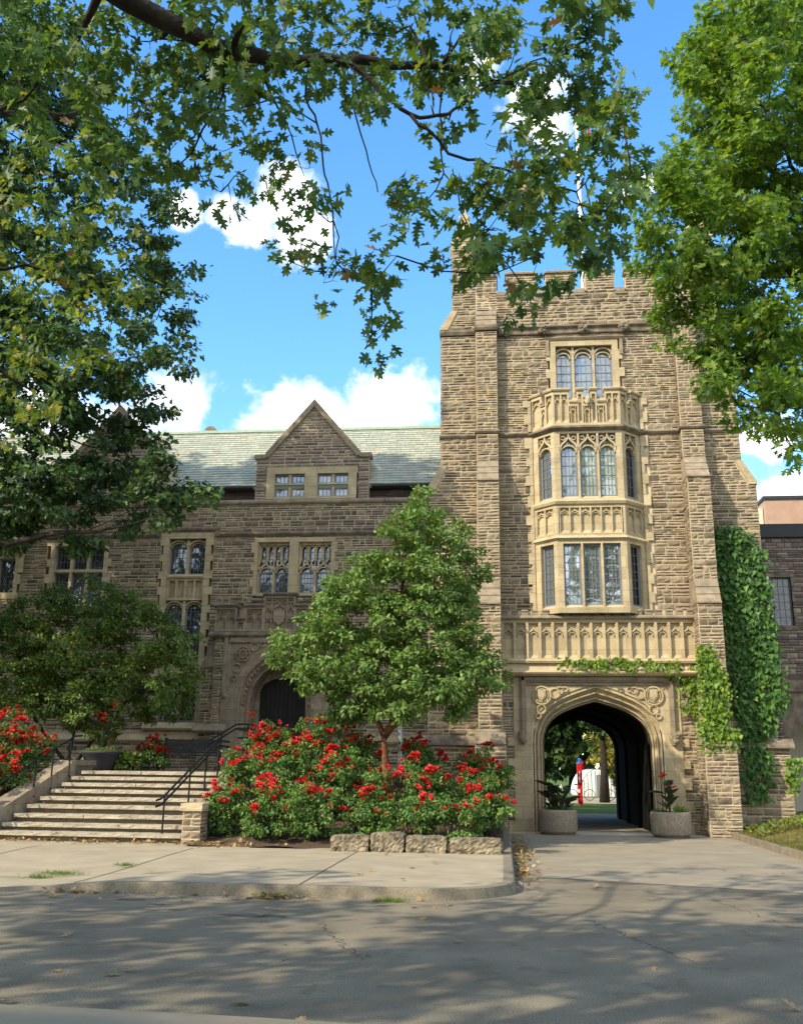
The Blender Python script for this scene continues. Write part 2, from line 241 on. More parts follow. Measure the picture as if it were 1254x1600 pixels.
class MB:
    """collects faces; T maps (u along the face, n outward, z up) to the world"""
    def __init__(s, T=IDT): s.v, s.f, s.m, s.T, s.mi = [], [], [], T, 0
    def add(s, pts, faces):
        k = len(s.v); T = s.T
        for p in pts: s.v.append(T(*p))
        for f in faces: s.f.append([i+k for i in f]); s.m.append(s.mi)
    def quad(s, a, b, c, d): s.add([a, b, c, d], [(0, 1, 2, 3)])
    def box(s, u0, u1, n0, n1, z0, z1):
        s.add([(u0, n0, z0), (u1, n0, z0), (u1, n1, z0), (u0, n1, z0), (u0, n0, z1), (u1, n0, z1), (u1, n1, z1), (u0, n1, z1)],
              [(0, 3, 2, 1), (4, 5, 6, 7), (0, 1, 5, 4), (1, 2, 6, 5), (2, 3, 7, 6), (3, 0, 4, 7)])
    def prism(s, poly, n0, n1):          # polygon in (u, z), extruded along n
        k = len(poly)
        s.add([(u, n0, z) for u, z in poly]+[(u, n1, z) for u, z in poly],
              [tuple(range(k-1, -1, -1)), tuple(range(k, 2*k))]+[(i, (i+1) % k, k+(i+1) % k, k+i) for i in range(k)])
    def plan(s, poly, z0, z1, poly2=None):   # polygon in (x, y), extruded up
        k = len(poly); q = poly2 or poly
        s.add([(x, y, z0) for x, y in poly]+[(x, y, z1) for x, y in q],
              [tuple(range(k-1, -1, -1)), tuple(range(k, 2*k))]+[(i, (i+1) % k, k+(i+1) % k, k+i) for i in range(k)])
    def profile(s, u0, u1, prof):        # profile in (n, z) swept along u
        k = len(prof)
        s.add([(u0, n, z) for n, z in prof]+[(u1, n, z) for n, z in prof],
              [tuple(range(k-1, -1, -1)), tuple(range(k, 2*k))]+[(i, (i+1) % k, k+(i+1) % k, k+i) for i in range(k)])
    def band(s, pts, wd, n0, n1, closed=False):   # flat strip of width wd following a polyline in (u, z)
        P = np.array(pts, float); k = len(P)
        if closed: t = np.roll(P, -1, 0)-np.roll(P, 1, 0)
        else:
            t = np.empty_like(P); t[1:-1] = P[2:]-P[:-2]; t[0] = P[1]-P[0]; t[-1] = P[-1]-P[-2]
        t /= np.linalg.norm(t, axis=1)[:, None]+1e-9; nn = np.stack([-t[:, 1], t[:, 0]], 1)*wd/2
        A, B = P+nn, P-nn; pts3 = []; F = []
        for i in range(k): pts3 += [(A[i, 0], n0, A[i, 1]), (A[i, 0], n1, A[i, 1]), (B[i, 0], n1, B[i, 1]), (B[i, 0], n0, B[i, 1])]
        for i in range(k if closed else k-1):
            a, b = 4*i, 4*((i+1) % k)
            F += [(a+j, a+(j+1) % 4, b+(j+1) % 4, b+j) for j in range(4)]
        if not closed: F += [(0, 3, 2, 1), (4*k-4, 4*k-3, 4*k-2, 4*k-1)]
        s.add(pts3, F)
    def tube(s, pts, rad, seg=6, cap=True):
        P = np.array(pts, float); k = len(P); rad = np.broadcast_to(rad, (k,))
        t = np.empty_like(P)
        if k > 2: t[1:-1] = P[2:]-P[:-2]
        t[0] = P[1]-P[0]; t[-1] = P[-1]-P[-2]; t /= np.linalg.norm(t, axis=1)[:, None]+1e-9
        up = np.array([0, 0, 1.]) if abs(t[0, 2]) < .9 else np.array([1., 0, 0]); pts3 = []; F = []
        for i in range(k):
            a = np.cross(t[i], up); a /= np.linalg.norm(a)+1e-9; b = np.cross(t[i], a); up = np.cross(a, t[i])
            for j in range(seg):
                q = 2*math.pi*j/seg; pts3.append(tuple(P[i]+rad[i]*(a*math.cos(q)+b*math.sin(q))))
        for i in range(k-1):
            for j in range(seg): F.append((i*seg+j, i*seg+(j+1) % seg, (i+1)*seg+(j+1) % seg, (i+1)*seg+j))
        if cap: F += [tuple(range(seg-1, -1, -1)), tuple(range((k-1)*seg, k*seg))]
        s.add(pts3, F)
    def lathe(s, c, prof, seg=20, sq=None):  # prof: (radius, z)
        pts3 = []; k = len(prof); F = []
        for r, z in prof:
            for j in range(seg):
                q = 2*math.pi*(j+.5)/seg; pts3.append((c[0]+r*math.cos(q), c[1]+r*math.sin(q), c[2]+z))
        for i in range(k-1):
            for j in range(seg): F.append((i*seg+j, i*seg+(j+1) % seg, (i+1)*seg+(j+1) % seg, (i+1)*seg+j))
        F += [tuple(range(seg-1, -1, -1)), tuple(range((k-1)*seg, k*seg))]
        s.add(pts3, F)
    def lump(s, c, r, rng, seg=8, rough=.25):   # carved lump (boss, grotesque)
        pts3 = []; F = []; st = 6
        for i in range(st+1):
            th = math.pi*i/st
            for j in range(seg):
                ph = 2*math.pi*j/seg; k = 1+rng.uniform(-rough, rough)
                pts3.append((c[0]+r[0]*k*math.sin(th)*math.cos(ph), c[1]+r[1]*k*math.sin(th)*math.sin(ph), c[2]+r[2]*k*math.cos(th)))
        for i in range(st):
            for j in range(seg): F.append((i*seg+j, i*seg+(j+1) % seg, (i+1)*seg+(j+1) % seg, (i+1)*seg+j))
        s.add(pts3, F)
    def stone(s, u0, u1, z0, z1, rng, relief=.04):   # one rock-faced block
        w_, h_ = u1-u0, z1-z0; nx = max(2, min(6, int(w_/.10))); nz = 3 if h_ > .1 else 2
        e = .004; pts3 = []; F = []
        tilt = rng.uniform(-.35, .35)
        for i in range(nz+1):
            for j in range(nx+1):
                edge = i in (0, nz) or j in (0, nx)
                fx = j/nx + (0 if j in (0, nx) else rng.uniform(-.12, .12)/nx); fz = i/nz + (0 if i in (0, nz) else rng.uniform(-.2, .2)/nz)
                if i in (0, nz): n_ = e+rng.uniform(0, .010)
                elif j in (0, nx): n_ = e+relief*rng.uniform(.1, .5)
                else: n_ = relief*(rng.uniform(.45, 1.1)+tilt*(fx-.5))
                pts3.append((u0+w_*fx, n_, z0+h_*fz))
        for i in range(nz):
            for j in range(nx): a = i*(nx+1)+j; F.append((a, a+1, a+nx+2, a+nx+1))
        k = len(pts3)
        ring = [j for j in range(nx+1)]+[(i+1)*(nx+1)-1 for i in range(1, nz+1)]+[nz*(nx+1)+j for j in range(nx-1, -1, -1)]+[i*(nx+1) for i in range(nz-1, 0, -1)]
        for r_ in ring: p = pts3[r_]; pts3.append((p[0], -.012, p[2]))
        m_ = len(ring)
        F += [(ring[i], k+i, k+(i+1) % m_, ring[(i+1) % m_]) for i in range(m_)]
        s.add(pts3, F)
    def stones(s, u0, u1, z0, z1, seed, holes=(), prof=None, wmin=.18, wmax=.55, relief=.04, joint=.015, hts=(.065, .08, .095, .11, .13, .16, .20, .22)):
        rng = random.Random(seed)
        edges = sorted({z0, z1} | {z for h in holes for z in (h[2], h[3]) if z0 < z < z1})
        for za, zb in zip(edges[:-1], edges[1:]):
            H = zb-za; hs_ = []
            while sum(hs_) < H: hs_.append(rng.choice(hts))
            k = H/sum(hs_); z = za
            for h in hs_:
                h *= k; zm = z+h/2
                iv = [prof(zm)] if prof else [(u0, u1)]
                for ho in holes:
                    if ho[2] < zm < ho[3]:
                        nv = []
                        for a, b in iv:
                            if ho[1] <= a or ho[0] >= b: nv.append((a, b)); continue
                            if ho[0] > a: nv.append((a, ho[0]))
                            if ho[1] < b: nv.append((ho[1], b))
                        iv = nv
                for a, b in iv:
                    if b-a < .05: continue
                    u = a
                    while u < b-1e-6:
                        wd = rng.uniform(wmin, wmax)*(1.25 if h < .11 else 1)
                        if b-(u+wd) < wmin*.8: wd = b-u
                        if h > .15 and rng.random() < .45:
                            q = h*rng.uniform(.4, .6)
                            s.stone(u+joint, u+wd-joint, z+joint, z+q-joint*.7, rng, relief); s.stone(u+joint, u+wd-joint, z+q+joint*.7, z+h-joint, rng, relief)
                        else: s.stone(u+joint, u+wd-joint, z+joint, z+h-joint, rng, relief)
                        u += wd
                z += h
    def build(s, name, mats, parent=None, base=None, smooth=False, local=False):
        me = bpy.data.meshes.new(name); me.from_pydata(s.v, [], s.f)
        if s.m and max(s.m) > 0: me.polygons.foreach_set('material_index', s.m)
        if smooth: me.polygons.foreach_set('use_smooth', [True]*len(me.polygons))
        me.update()
        return link(name, me, mats, parent, base, local)

    def buildeach(s, name, mats, parent, gap=.03):   # every separate piece becomes a part of its own
        n = len(s.v); par = list(range(n))
        def fd(i):
            while par[i] != i: par[i] = par[par[i]]; i = par[i]
            return i
        for f in s.f:
            for i in f[1:]: par[fd(i)] = fd(f[0])
        comp = {}
        for i in range(n): comp.setdefault(fd(i), []).append(i)
        V = np.array(s.v); G = [[V[c].min(0)-gap, V[c].max(0)+gap, set([k])] for k, c in comp.items()]; ch = True
        while ch:
            ch = False; H = []
            for g in G:
                for h in H:
                    if np.all(g[0] <= h[1]) and np.all(h[0] <= g[1]): h[0] = np.minimum(h[0], g[0]); h[1] = np.maximum(h[1], g[1]); h[2] |= g[2]; ch = True; break
                else: H.append(g)
            G = H
        out = []
        for g in G:
            b = MB(); mp = {}
            for f, m in zip(s.f, s.m):
                if fd(f[0]) in g[2]:
                    for i in f:
                        if i not in mp: mp[i] = len(b.v); b.v.append(s.v[i])
                    b.f.append([mp[i] for i in f]); b.m.append(m)
            out.append(b.build(name, mats, parent))
        return out

def front(Y): return lambda u, n, z: (u, Y-n, z)                 # wall facing the street
def leftf(X): return lambda u, n, z: (X-n, u, z)                 # wall facing -x, u = depth
def rightf(X): return lambda u, n, z: (X+n, u, z)
def face2(p, q):                                                 # wall through plan points p -> q, outward to the right of travel
    p, q = np.array(p, float), np.array(q, float); d = (q-p)/np.linalg.norm(q-p); o = np.array([d[1], -d[0]])
    return (lambda u, n, z: (p[0]+d[0]*u+o[0]*n, p[1]+d[1]*u+o[1]*n, z)), float(np.linalg.norm(q-p))

def ogee(u0, u1, z0, h, n=7):
    um, hw = (u0+u1)/2, (u1-u0)/2; L_ = []
    for i in range(n+1):
        t = i/n; b = [(1-t)**3, 3*t*(1-t)**2, 3*t*t*(1-t), t**3]
        x = 0*b[0]+0*b[1]+.95*b[2]+1*b[3]; z = 0*b[0]+.62*b[1]+.42*b[2]+1*b[3]
        L_.append((u0+hw*x, z0+h*z))
    return L_+[(2*um-u, z) for u, z in L_[-2::-1]]
def roundarch(u0, u1, z0, h, n=10):
    um, hw = (u0+u1)/2, (u1-u0)/2
    return [(um-hw*math.cos(math.pi*i/n), z0+h*math.sin(math.pi*i/n)) for i in range(n+1)]
def circle(u, z, r, n=16): return [(u+r*math.cos(2*math.pi*i/n), z+r*math.sin(2*math.pi*i/n)) for i in range(n)]
def shield(u, z, w_, h_): return [(u-w_/2, z+h_/2), (u+w_/2, z+h_/2), (u+w_/2, z-.02), (u+w_*.36, z-h_*.28), (u, z-h_/2), (u-w_*.36, z-h_*.28), (u-w_/2, z-.02)]

def light(win, T, u0, u1, z0, z1, nc, nr, gl='glass', n=-.14, frame=.045, label=None):
    """one glazed light: pane, steel casement, leaded lattice, all sub-parts of its window"""
    rng = random.Random(int(u0*977+z0*131+n*17))
    g = MB(T); dt = rng.uniform(-.012, .012); g.quad((u0, n+dt, z0), (u1, n-dt, z0), (u1, n-dt+rng.uniform(-.01, .01), z1), (u0, n+dt, z1)); p = g.build('pane', gl, win)
    l = MB(T); ui, uo, zi, zo = u0+frame, u1-frame, z0+frame, z1-frame; b = .0075
    for i in range(1, nc): u = ui+(uo-ui)*i/nc; l.box(u-b, u+b, n+.014, n+.026, zi, zo)
    for j in range(1, nr): z = zi+(zo-zi)*j/nr; l.box(ui, uo, n+.015, n+.027, z-b, z+b)
    l.build('leaded_lattice', 'lead', win)
    if frame > .02:
        c = MB(T); c.box(u0, ui, n+.013, n+.05, z0, z1); c.box(uo, u1, n+.013, n+.05, z0, z1); c.box(ui, uo, n+.013, n+.05, z0, zi); c.box(ui, uo, n+.013, n+.05, zo, z1)
        c.build('casement', 'casement', win)

def quoins(mb, u0, u1, z0, z1, seed, hi=.30, reach=.16, n=.045, back=-.06, sides='lr', wide=.14):
    """jamb stones of uneven reach on both sides of an opening u0..u1"""
    rng = random.Random(seed); z = z0; k = 0
    while z < z1-.02:
        h = min(hi*rng.uniform(.8, 1.25), z1-z)
        if z1-(z+h) < .12: h = z1-z
        e = wide+(reach if k % 2 else 0)*rng.uniform(.6, 1.1)
        if 'l' in sides: mb.box(u0-e, u0, back, n, z+.004, z+h-.004)
        e = wide+(reach if k % 2 else 0)*rng.uniform(.6, 1.1)
        if 'r' in sides: mb.box(u1, u1+e, back, n, z+.004, z+h-.004)
        z += h; k += 1

def rough_block(x0, x1, y0, y1, z0, z1, amp, seed, nx=None, nz=3, ny=3, mb=None, taper=0):
    """box with hewn, uneven faces"""
    rng = random.Random(seed); mb = mb or MB(); nx = nx or max(3, int((x1-x0)/.18))
    X = np.linspace(x0, x1, nx+1); Yv = np.linspace(y0, y1, ny+1); Z = np.linspace(z0, z1, nz+1); idx = {}; pts = []; F = []
    def V(i, j, k):
        if (i, j, k) not in idx:
            idx[(i, j, k)] = len(pts); a = amp*(.4 if k == 0 else 1)
            ex = min(i, nx-i)/nx; ez = min(k, nz-k)/nz; rnd = -taper*(max(0, .18-ex)/.18)**2; rz_ = -taper*(max(0, .3-(nz-k)/nz)/.3)**2
            w0 = .5*a*math.sin(9*X[i]+seed)+.4*a*math.sin(17*Z[k]+5*X[i]+seed*2)
            pts.append((X[i]+rng.uniform(-a, a)*.6, Yv[j]+(w0+rng.uniform(-a, a)*.6-rnd-rz_)*(1 if j == 0 else -1 if j == ny else .3), Z[k]+rng.uniform(-a, a)*.45+rnd*(k/nz)*1.2))
        return idx[(i, j, k)]
    for i in range(nx):
        for k in range(nz): F += [(V(i, 0, k), V(i+1, 0, k), V(i+1, 0, k+1), V(i, 0, k+1)), (V(i, ny, k), V(i, ny, k+1), V(i+1, ny, k+1), V(i+1, ny, k))]
        for j in range(ny): F += [(V(i, j, nz), V(i+1, j, nz), V(i+1, j+1, nz), V(i, j+1, nz)), (V(i, j, 0), V(i, j+1, 0), V(i+1, j+1, 0), V(i+1, j, 0))]
    for j in range(ny):
        for k in range(nz): F += [(V(0, j, k), V(0, j, k+1), V(0, j+1, k+1), V(0, j+1, k)), (V(nx, j, k), V(nx, j+1, k), V(nx, j+1, k+1), V(nx, j, k+1))]
    mb.add(pts, F); return mb

# ------------------------------------------------------------------ foliage helpers
def _half(pts): return np.array(pts, float)
LEAF = {
 'oak': _half([(0, 0), (.05, .14), (.20, .17), (.09, .30), (.36, .40), (.44, .56), (.22, .54), (.13, .58), (.30, .70), (.33, .82), (.13, .78), (.10, .88), (0, 1)]),
 'maple': _half([(0, 0), (.30, .04), (.22, .22), (.55, .42), (.25, .50), (.24, .70), (0, 1)]),
 'simple': _half([(0, 0), (.22, .25), (.28, .5), (.14, .8), (0, 1)]),
 'ivy': _half([(0, 0), (.34, -.10), (.52, .30), (.30, .55), (0, 1)]),
 'blade': _half([(0, 0), (.03, .0), (.022, .5), (0, 1)]),
 'canna': _half([(0, 0), (.05, .12), (.17, .3), (.23, .5), (.16, .78), (0, 1)])}
def leaf_mesh(name, P, D, Nn, size, kind, mats, parent=None, base=None, fold=.18, midx=None, droop=.12):
    """P leaf base points, D leaf directions, Nn face normals, size per leaf; every leaf is two folded half blades"""
    P = np.asarray(P, float); n = len(P); h = LEAF[kind]; k = len(h)
    D = D/(np.linalg.norm(D, axis=1)[:, None]+1e-9); X = np.cross(D, Nn); X /= np.linalg.norm(X, axis=1)[:, None]+1e-9; Z = np.cross(X, D)
    tv = [(x, y, fold*x-droop*y*y) for x, y in h]+[(-x, y, fold*x-droop*y*y) for x, y in h[1:-1]]
    tv = np.array(tv); K = len(tv); size = np.broadcast_to(size, (n,))
    rv = np.random.default_rng(n*7+k); fo = rv.uniform(-.5, 2.2, n)[:, None]; dr_ = rv.uniform(-.6, 2.6, n)[:, None]; wx = rv.uniform(.72, 1.08, n)[:, None]
    ax = np.abs(tv[:, 0])[None]; yy = tv[:, 1][None]
    TX = tv[:, 0][None]*wx+.12*rv.normal(size=(n, 1))*yy*yy*.6; TZ = fold*fo*ax-droop*dr_*yy*yy-.25*(fo-.8)*ax*ax
    V = P[:, None, :]+size[:, None, None]*(TX[..., None]*X[:, None]+yy[..., None]*D[:, None]+TZ[..., None]*Z[:, None])
    V0 = P[:, None, :]+size[:, None, None]*(tv[None, :, 0, None]*X[:, None]+tv[None, :, 1, None]*D[:, None]+tv[None, :, 2, None]*Z[:, None])
    V = V.reshape(-1, 3)
    f1 = np.arange(k); f2 = np.concatenate([[0], [k-1], np.arange(K-1, k-1, -1)])
    loops = np.concatenate([f1, f2]); lt = len(loops)
    Lp = (np.arange(n)[:, None]*K+loops[None]).ravel()
    tot = np.tile([len(f1), len(f2)], n); st = np.concatenate([[0], np.cumsum(tot)[:-1]])
    me = bpy.data.meshes.new(name); b = ROOT[parent.name] if parent is not None else (np.array(base, float) if base is not None else np.zeros(3))
    V = V-b
    me.vertices.add(len(V)); me.vertices.foreach_set('co', V.astype(np.float32).ravel())
    me.loops.add(len(Lp)); me.loops.foreach_set('vertex_index', Lp.astype(np.int32))
    me.polygons.add(len(tot)); me.polygons.foreach_set('loop_start', st.astype(np.int32)); me.polygons.foreach_set('loop_total', tot.astype(np.int32))
    if midx is not None: me.polygons.foreach_set('material_index', np.repeat(midx, 2).astype(np.int32))
    me.update(calc_edges=True)
    return link(name, me, mats, parent, base, local=True)
def unit(a): return a/(np.linalg.norm(a, axis=-1)[..., None]+1e-9)
def crown(rs, blobs, per, size, shell=.55, up=.55, down=.25, flat=1.0, sub=0, subr=.3):
    """leaves spread through blobs (centre, radius[3]); returns P, D, N, size"""
    P, D, N_ = [], [], []
    for c, r in blobs:
        r = np.broadcast_to(np.asarray(r, float), (3,)); m = max(4, int(per*r[0]*r[2]))
        if sub:                                   # clusters inside the blob give gaps and clumps
            ns = max(3, int(sub*r[0]*r[2])); q = unit(rs.normal(size=(ns, 3)))*(rs.uniform(.25, 1, (ns, 1))**(1/2.2)); cc = q[rs.integers(0, ns, m)]*r
            d0 = unit(rs.normal(size=(m, 3)))*rs.uniform(.1, 1, (m, 1))**.6*subr*np.array([1, 1, .55]); p = cc+d0; out = unit(p/r+d0/subr*.8)
        else:
            q = unit(rs.normal(size=(m, 3))); rad = shell+(1-shell)*rs.uniform(0, 1, (m, 1)); p = q*rad*r; out = q
        P.append(np.asarray(c)+p)
        n_ = unit(out*.5+np.array([0, 0, up])+rs.normal(size=(m, 3))*.42); d = unit(np.cross(n_, rs.normal(size=(m, 3)))*.8+out*.6-np.array([0, 0, down]))
        D.append(d); N_.append(n_)
    P, D, N_ = np.concatenate(P), np.concatenate(D), np.concatenate(N_)
    return P, D, N_, size*rs.uniform(.65, 1.2, len(P))
def limbs(mb, rs, trunk, targets, r0, rmin=.012, seg=5, droop=.1, bend=.25):
    """joins every target to the nearest point of the growing skeleton with a tapering, bent limb"""
    nodes = [(np.array(p, float), r) for p, r in trunk]
    T_ = sorted([np.array(t, float) for t in targets], key=lambda t: min(np.linalg.norm(t-n[0]) for n in nodes))
    for t in T_:
        dist = [np.linalg.norm(t-n[0])*(1.0 if n[0][2] < t[2]+.6 else 1.6) for n in nodes]
        i = int(np.argmin(dist)); a, ra = nodes[i]; L_ = np.linalg.norm(t-a)
        if L_ < .05: continue
        rb = max(rmin, min(ra*.62, r0*.1+.014*L_)); off = rs.normal(size=3)*bend*L_*.35
        pts = []; k = max(3, int(L_/.35)); k = min(k, 9)
        for j in range(k+1):
            s_ = j/k; pts.append(a+(t-a)*s_+off*math.sin(math.pi*s_)*.5+np.array([0, 0, -droop*L_*s_*(1-s_)])+rs.normal(size=3)*.02*L_*(0 < j < k))
        rr = [rb*(1-.7*j/k)+rmin*.3 for j in range(k+1)]
        mb.tube(pts, rr, seg, cap=False)
        for j in range(1, k+1): nodes.append((pts[j], rr[j]))
    return nodes
def pxblobs(lst, Y0, Y1, rs, k=1.0, n_each=1):
    """crown clumps surveyed in the photograph: (px, py, radius px) put at a depth between Y0 and Y1"""
    out = []
    for px, py, rp in lst:
        for _ in range(n_each):
            Y = rs.uniform(Y0, Y1); c = at(px, py, Y); r_ = rp*np.linalg.norm(c-np.array([0, 0, CAM_H]))/F_PX*k
            out.append((c, np.array([r_, max(r_, .5), r_])))
    return out

# ================================================================== GROUND
def sheet(name, poly, z, m, kind='structure'):
    b = MB(); b.add([(x, y, z) for x, y in poly], [tuple(range(len(poly)))]); o = b.build(name, m); o['kind'] = kind; return o
def grid(name, X, Yv, zf, m, smooth=True):
    b = MB(); nx, ny = len(X), len(Yv)
    b.add([(x, y, zf(x, y)) for y in Yv for x in X], [(j*nx+i, j*nx+i+1, (j+1)*nx+i+1, (j+1)*nx+i) for j in range(ny-1) for i in range(nx-1)])
    o = b.build(name, m, smooth=smooth); o['kind'] = 'structure'; return o
def sm(t): t = max(0., min(1., t)); return t*t*(3-2*t)
sheet('ground', [(-1500, -1500), (1500, -1500), (1500, 1500), (-1500, 1500)], -.03, 'park')
sheet('road', [(-80, -14), (80, -14), (80, 15.2), (6.6, 15.9), (4.6, 16.45), (.55, 17.9), (.1, 17.9), (.1, 16), (-1, 14.5), (-8, 14.3), (-80, 14.3)], 0, 'asphalt')
sheet('driveway', [(.1, 17.9), (.55, 17.9), (4.6, 16.45), (6.6, 15.9), (12, 15.7), (8.0, 18.2), (6.6, 21), (6.6, 29.35), (.1, 29.35)], 0.0, 'drive')
sheet('threshold', [(.05, 29.35), (6.6, 29.35), (6.6, 31), (.05, 31)], .004, 'thresh')
sheet('tunnel_floor', [(1, 31), (4.7, 31), (4.7, 41.2), (1, 41.2)], .003, 'drive')
sheet('far_road', [(-60, 41.2), (60, 41.2), (60, 44), (-60, 44)], 0, 'drive')
sheet('far_path', [(-60, 57), (60, 57), (60, 69), (-60, 69)], 0, 'concrete')
# kerb and gutter of the pavement
path = [(-30, 14.4), (-14, 14.4), (-9, 14.4), (-8, 14.4), (-7.4, 14.4), (-6.8, 14.4), (-6.2, 14.4), (-5.6, 14.4), (-5, 14.4), (-3.2, 14.4), (-2, 14.42)]
path += [(-1.2+1.35*math.sin(a), 15.78-1.35*math.cos(a)) for a in np.linspace(.05, math.pi/2, 12)]+[(.15, 18), (.15, 20), (.15, 22), (.15, 25), (.15, 28), (.15, 29.3)]
def hk(x): return .02+.135*sm((x+7.6)/2.3)
def sweep(path, prof, name, m, hf=None, kind='structure'):
    P = np.array(path, float); t = np.empty_like(P); t[1:-1] = P[2:]-P[:-2]; t[0] = P[1]-P[0]; t[-1] = P[-1]-P[-2]; t /= np.linalg.norm(t, axis=1)[:, None]
    nn = np.stack([t[:, 1], -t[:, 0]], 1); b = MB(); k = len(prof); pts = []
    for i in range(len(P)):
        for o_, z in prof: pts.append((P[i, 0]+nn[i, 0]*o_, P[i, 1]+nn[i, 1]*o_, z if hf is None or z < .05 else hf(P[i, 0])*z/.155))
    b.add(pts, [(i*k+j, i*k+(j+1) % k, (i+1)*k+(j+1) % k, (i+1)*k+j) for i in range(len(P)-1) for j in range(k)])
    o = b.build(name, m); o['kind'] = kind; return o
sweep(path, [(-.17, -.02), (-.17, .155), (-.02, .158), (.0, .150), (.035, .0), (.035, -.02)], 'kerb', 'kerb', hk)
sweep([(x, y) for x, y in path if x > -16], [(.035, .0065), (.40, .0045), (.40, -.02), (.035, -.02)], 'gutter_strip', 'kerb')
def zwalk(x, y): return .152-.135*sm((-5.3-x)/2.3)*sm((20-y)/4.5)
def y0w(x):
    if x <= -1.2: return 14.56
    return 15.78-math.sqrt(max(0, 1.19**2-(x+1.2)**2))
b = MB(); X = list(np.linspace(-30, -9, 8))+list(np.linspace(-8.6, -1.3, 26))+list(np.linspace(-1.2, -.02, 14)); ts = np.linspace(0, 1, 14)
b.add([(x, y0w(x)+(21.6-y0w(x))*t, zwalk(x, y0w(x)+(21.6-y0w(x))*t)) for t in ts for x in X], [(j*len(X)+i, j*len(X)+i+1, (j+1)*len(X)+i+1, (j+1)*len(X)+i) for j in range(13) for i in range(len(X)-1)])
b.build('sidewalk', 'concrete', smooth=True)['kind'] = 'structure'
# tooled joints and cracks lie as thin dark strips
def strip(path3, wd, name, m='crack'):
    b = MB(); P = np.array(path3, float)
    for i in range(len(P)-1):
        d = P[i+1]-P[i]; n_ = np.array([-d[1], d[0], 0]); n_ /= np.linalg.norm(n_)+1e-9; n_ *= wd/2
        b.quad(tuple(P[i]-n_), tuple(P[i+1]-n_), tuple(P[i+1]+n_), tuple(P[i]+n_))
    o = b.build(name, m); o['kind'] = 'structure'; return o
for jx in (-9.6, -6.35, -2.95): strip([(jx, y, zwalk(jx, y)+.004) for y in np.linspace(14.6, 20.3, 12)], .022, 'sidewalk_joint')
strip([(x, 15.95+.02*x, zwalk(x, 15.95+.02*x)+.004) for x in np.linspace(-12, -6.0, 14)], .022, 'sidewalk_joint')
rg = random.Random(4)
def wob(a, b_, n, amp, z=.004): return [(a[0]+(b_[0]-a[0])*i/n+rg.uniform(-amp, amp), a[1]+(b_[1]-a[1])*i/n+rg.uniform(-amp, amp), z) for i in range(n+1)]
strip(wob((.5, 17.85), (4.6, 16.42), 22, .035), .035, 'road_crack'); strip(wob((4.6, 16.42), (9, 15.7), 14, .04), .035, 'road_crack')
for a, b_ in (((-2.2, 12.2), (-1.4, 10)), ((1, 13), (1.8, 10.5)), ((3, 15.2), (3.8, 11)), ((.62, 18), (.66, 27.5)), ((1.2, 21), (5.6, 20.4))):
    strip(wob(a, b_, 40, .06), .009, 'road_crack')
for cx, cy, rx, ry in ((-5.1, 13.75, .26, .11), (-4.6, 13.35, .15, .08), (-3.1, 12.6, .5, .16), (-4.2, 12.9, .14, .06)):
    sheet('road_patch', [(cx+rx*math.cos(a)*rg.uniform(.55, 1.15), cy+ry*math.sin(a)*rg.uniform(.55, 1.15)) for a in np.linspace(0, 6.0, 17)], .004, 'patch')
# beds and terrace
def zbed(x, y): return .16+1.45*sm((y-20.9)/6.2)+.05*math.sin(3*x)*math.cos(2*y)
grid('planting_bed', np.linspace(-6.72, -.02, 22), np.linspace(20.75, 31.6, 26), zbed, 'soil')
def zbedl(x, y): return .10+1.55*sm((y-20.6)/4.6)+.04*math.sin(3*x)*math.cos(2*y)
grid('planting_bed', np.linspace(-30, -11.95, 30), np.linspace(20.6, 25.5, 14), zbedl, 'soil')
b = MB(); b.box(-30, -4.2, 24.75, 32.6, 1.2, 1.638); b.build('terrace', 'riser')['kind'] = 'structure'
grid('terrace_bed', np.linspace(-30, -11.6, 24), np.linspace(26.2, 32.45, 10), lambda x, y: 1.66+.10*sm((y-26.2)/1)+.03*math.sin(4*x+y), 'soil')
# lawn bank on the right with its kerb
sweep([(6.35, 29.2), (6.32, 27), (6.3, 24), (6.32, 21.5), (6.6, 19.6), (7.4, 18.4), (9, 17.8), (14, 17.6)], [(.0, -.02), (.0, .150), (-.15, .152), (-.15, -.02)], 'kerb', 'kerb')
def zlawn(x, y): return .13+.36*sm((x-6.5)/2.2)*sm((y-18.4)/6)+.02*max(0, x-8)*sm((y-20)/6)+.025*math.sin(2.1*x+1.3*y)+.02*math.sin(4.7*y-2*x)
b = MB(); Yl = np.linspace(17.9, 36, 36); tt = np.linspace(0, 1, 22)**1.6
def xl(y): return 6.46 if y > 21.5 else 6.46+.9*((21.5-y)/3.5)**2*1.6
b.add([(xl(y)+(40-xl(y))*t, y, zlawn(xl(y)+(40-xl(y))*t, y)) for y in Yl for t in tt], [(j*22+i, j*22+i+1, (j+1)*22+i+1, (j+1)*22+i) for j in range(35) for i in range(21)])
b.build('lawn', 'lawn', smooth=True)['kind'] = 'structure'

# ================================================================== GATE TOWER
TW = thing('gate_tower', 'tall battlemented sandstone gate tower with two storey oriel window over an arched passage', 'tower', (2.95, 30.5, 0))
YT, YB = 30.5, 40.6
ARCH_C = 2.87
IN = [(1.60, 0), (1.60, 1.3), (1.60, 2.58), (1.575, 2.82), (1.49, 3.05), (1.36, 3.25), (1.18, 3.41), (.95, 3.54), (.64, 3.67), (.32, 3.77), (0, 3.86)]
OUTA = [(2.00, 0), (2.00, 1.3), (2.00, 2.60), (1.975, 2.92), (1.88, 3.25), (1.72, 3.53), (1.48, 3.76), (1.18, 3.95), (.80, 4.12), (.40, 4.26), (0, 4.385)]
def full(L_, c): return [(c-u, z) for u, z in L_]+[(c+u, z) for u, z in L_[-2::-1]]
inn, outr = full(IN, ARCH_C), full(OUTA, ARCH_C)
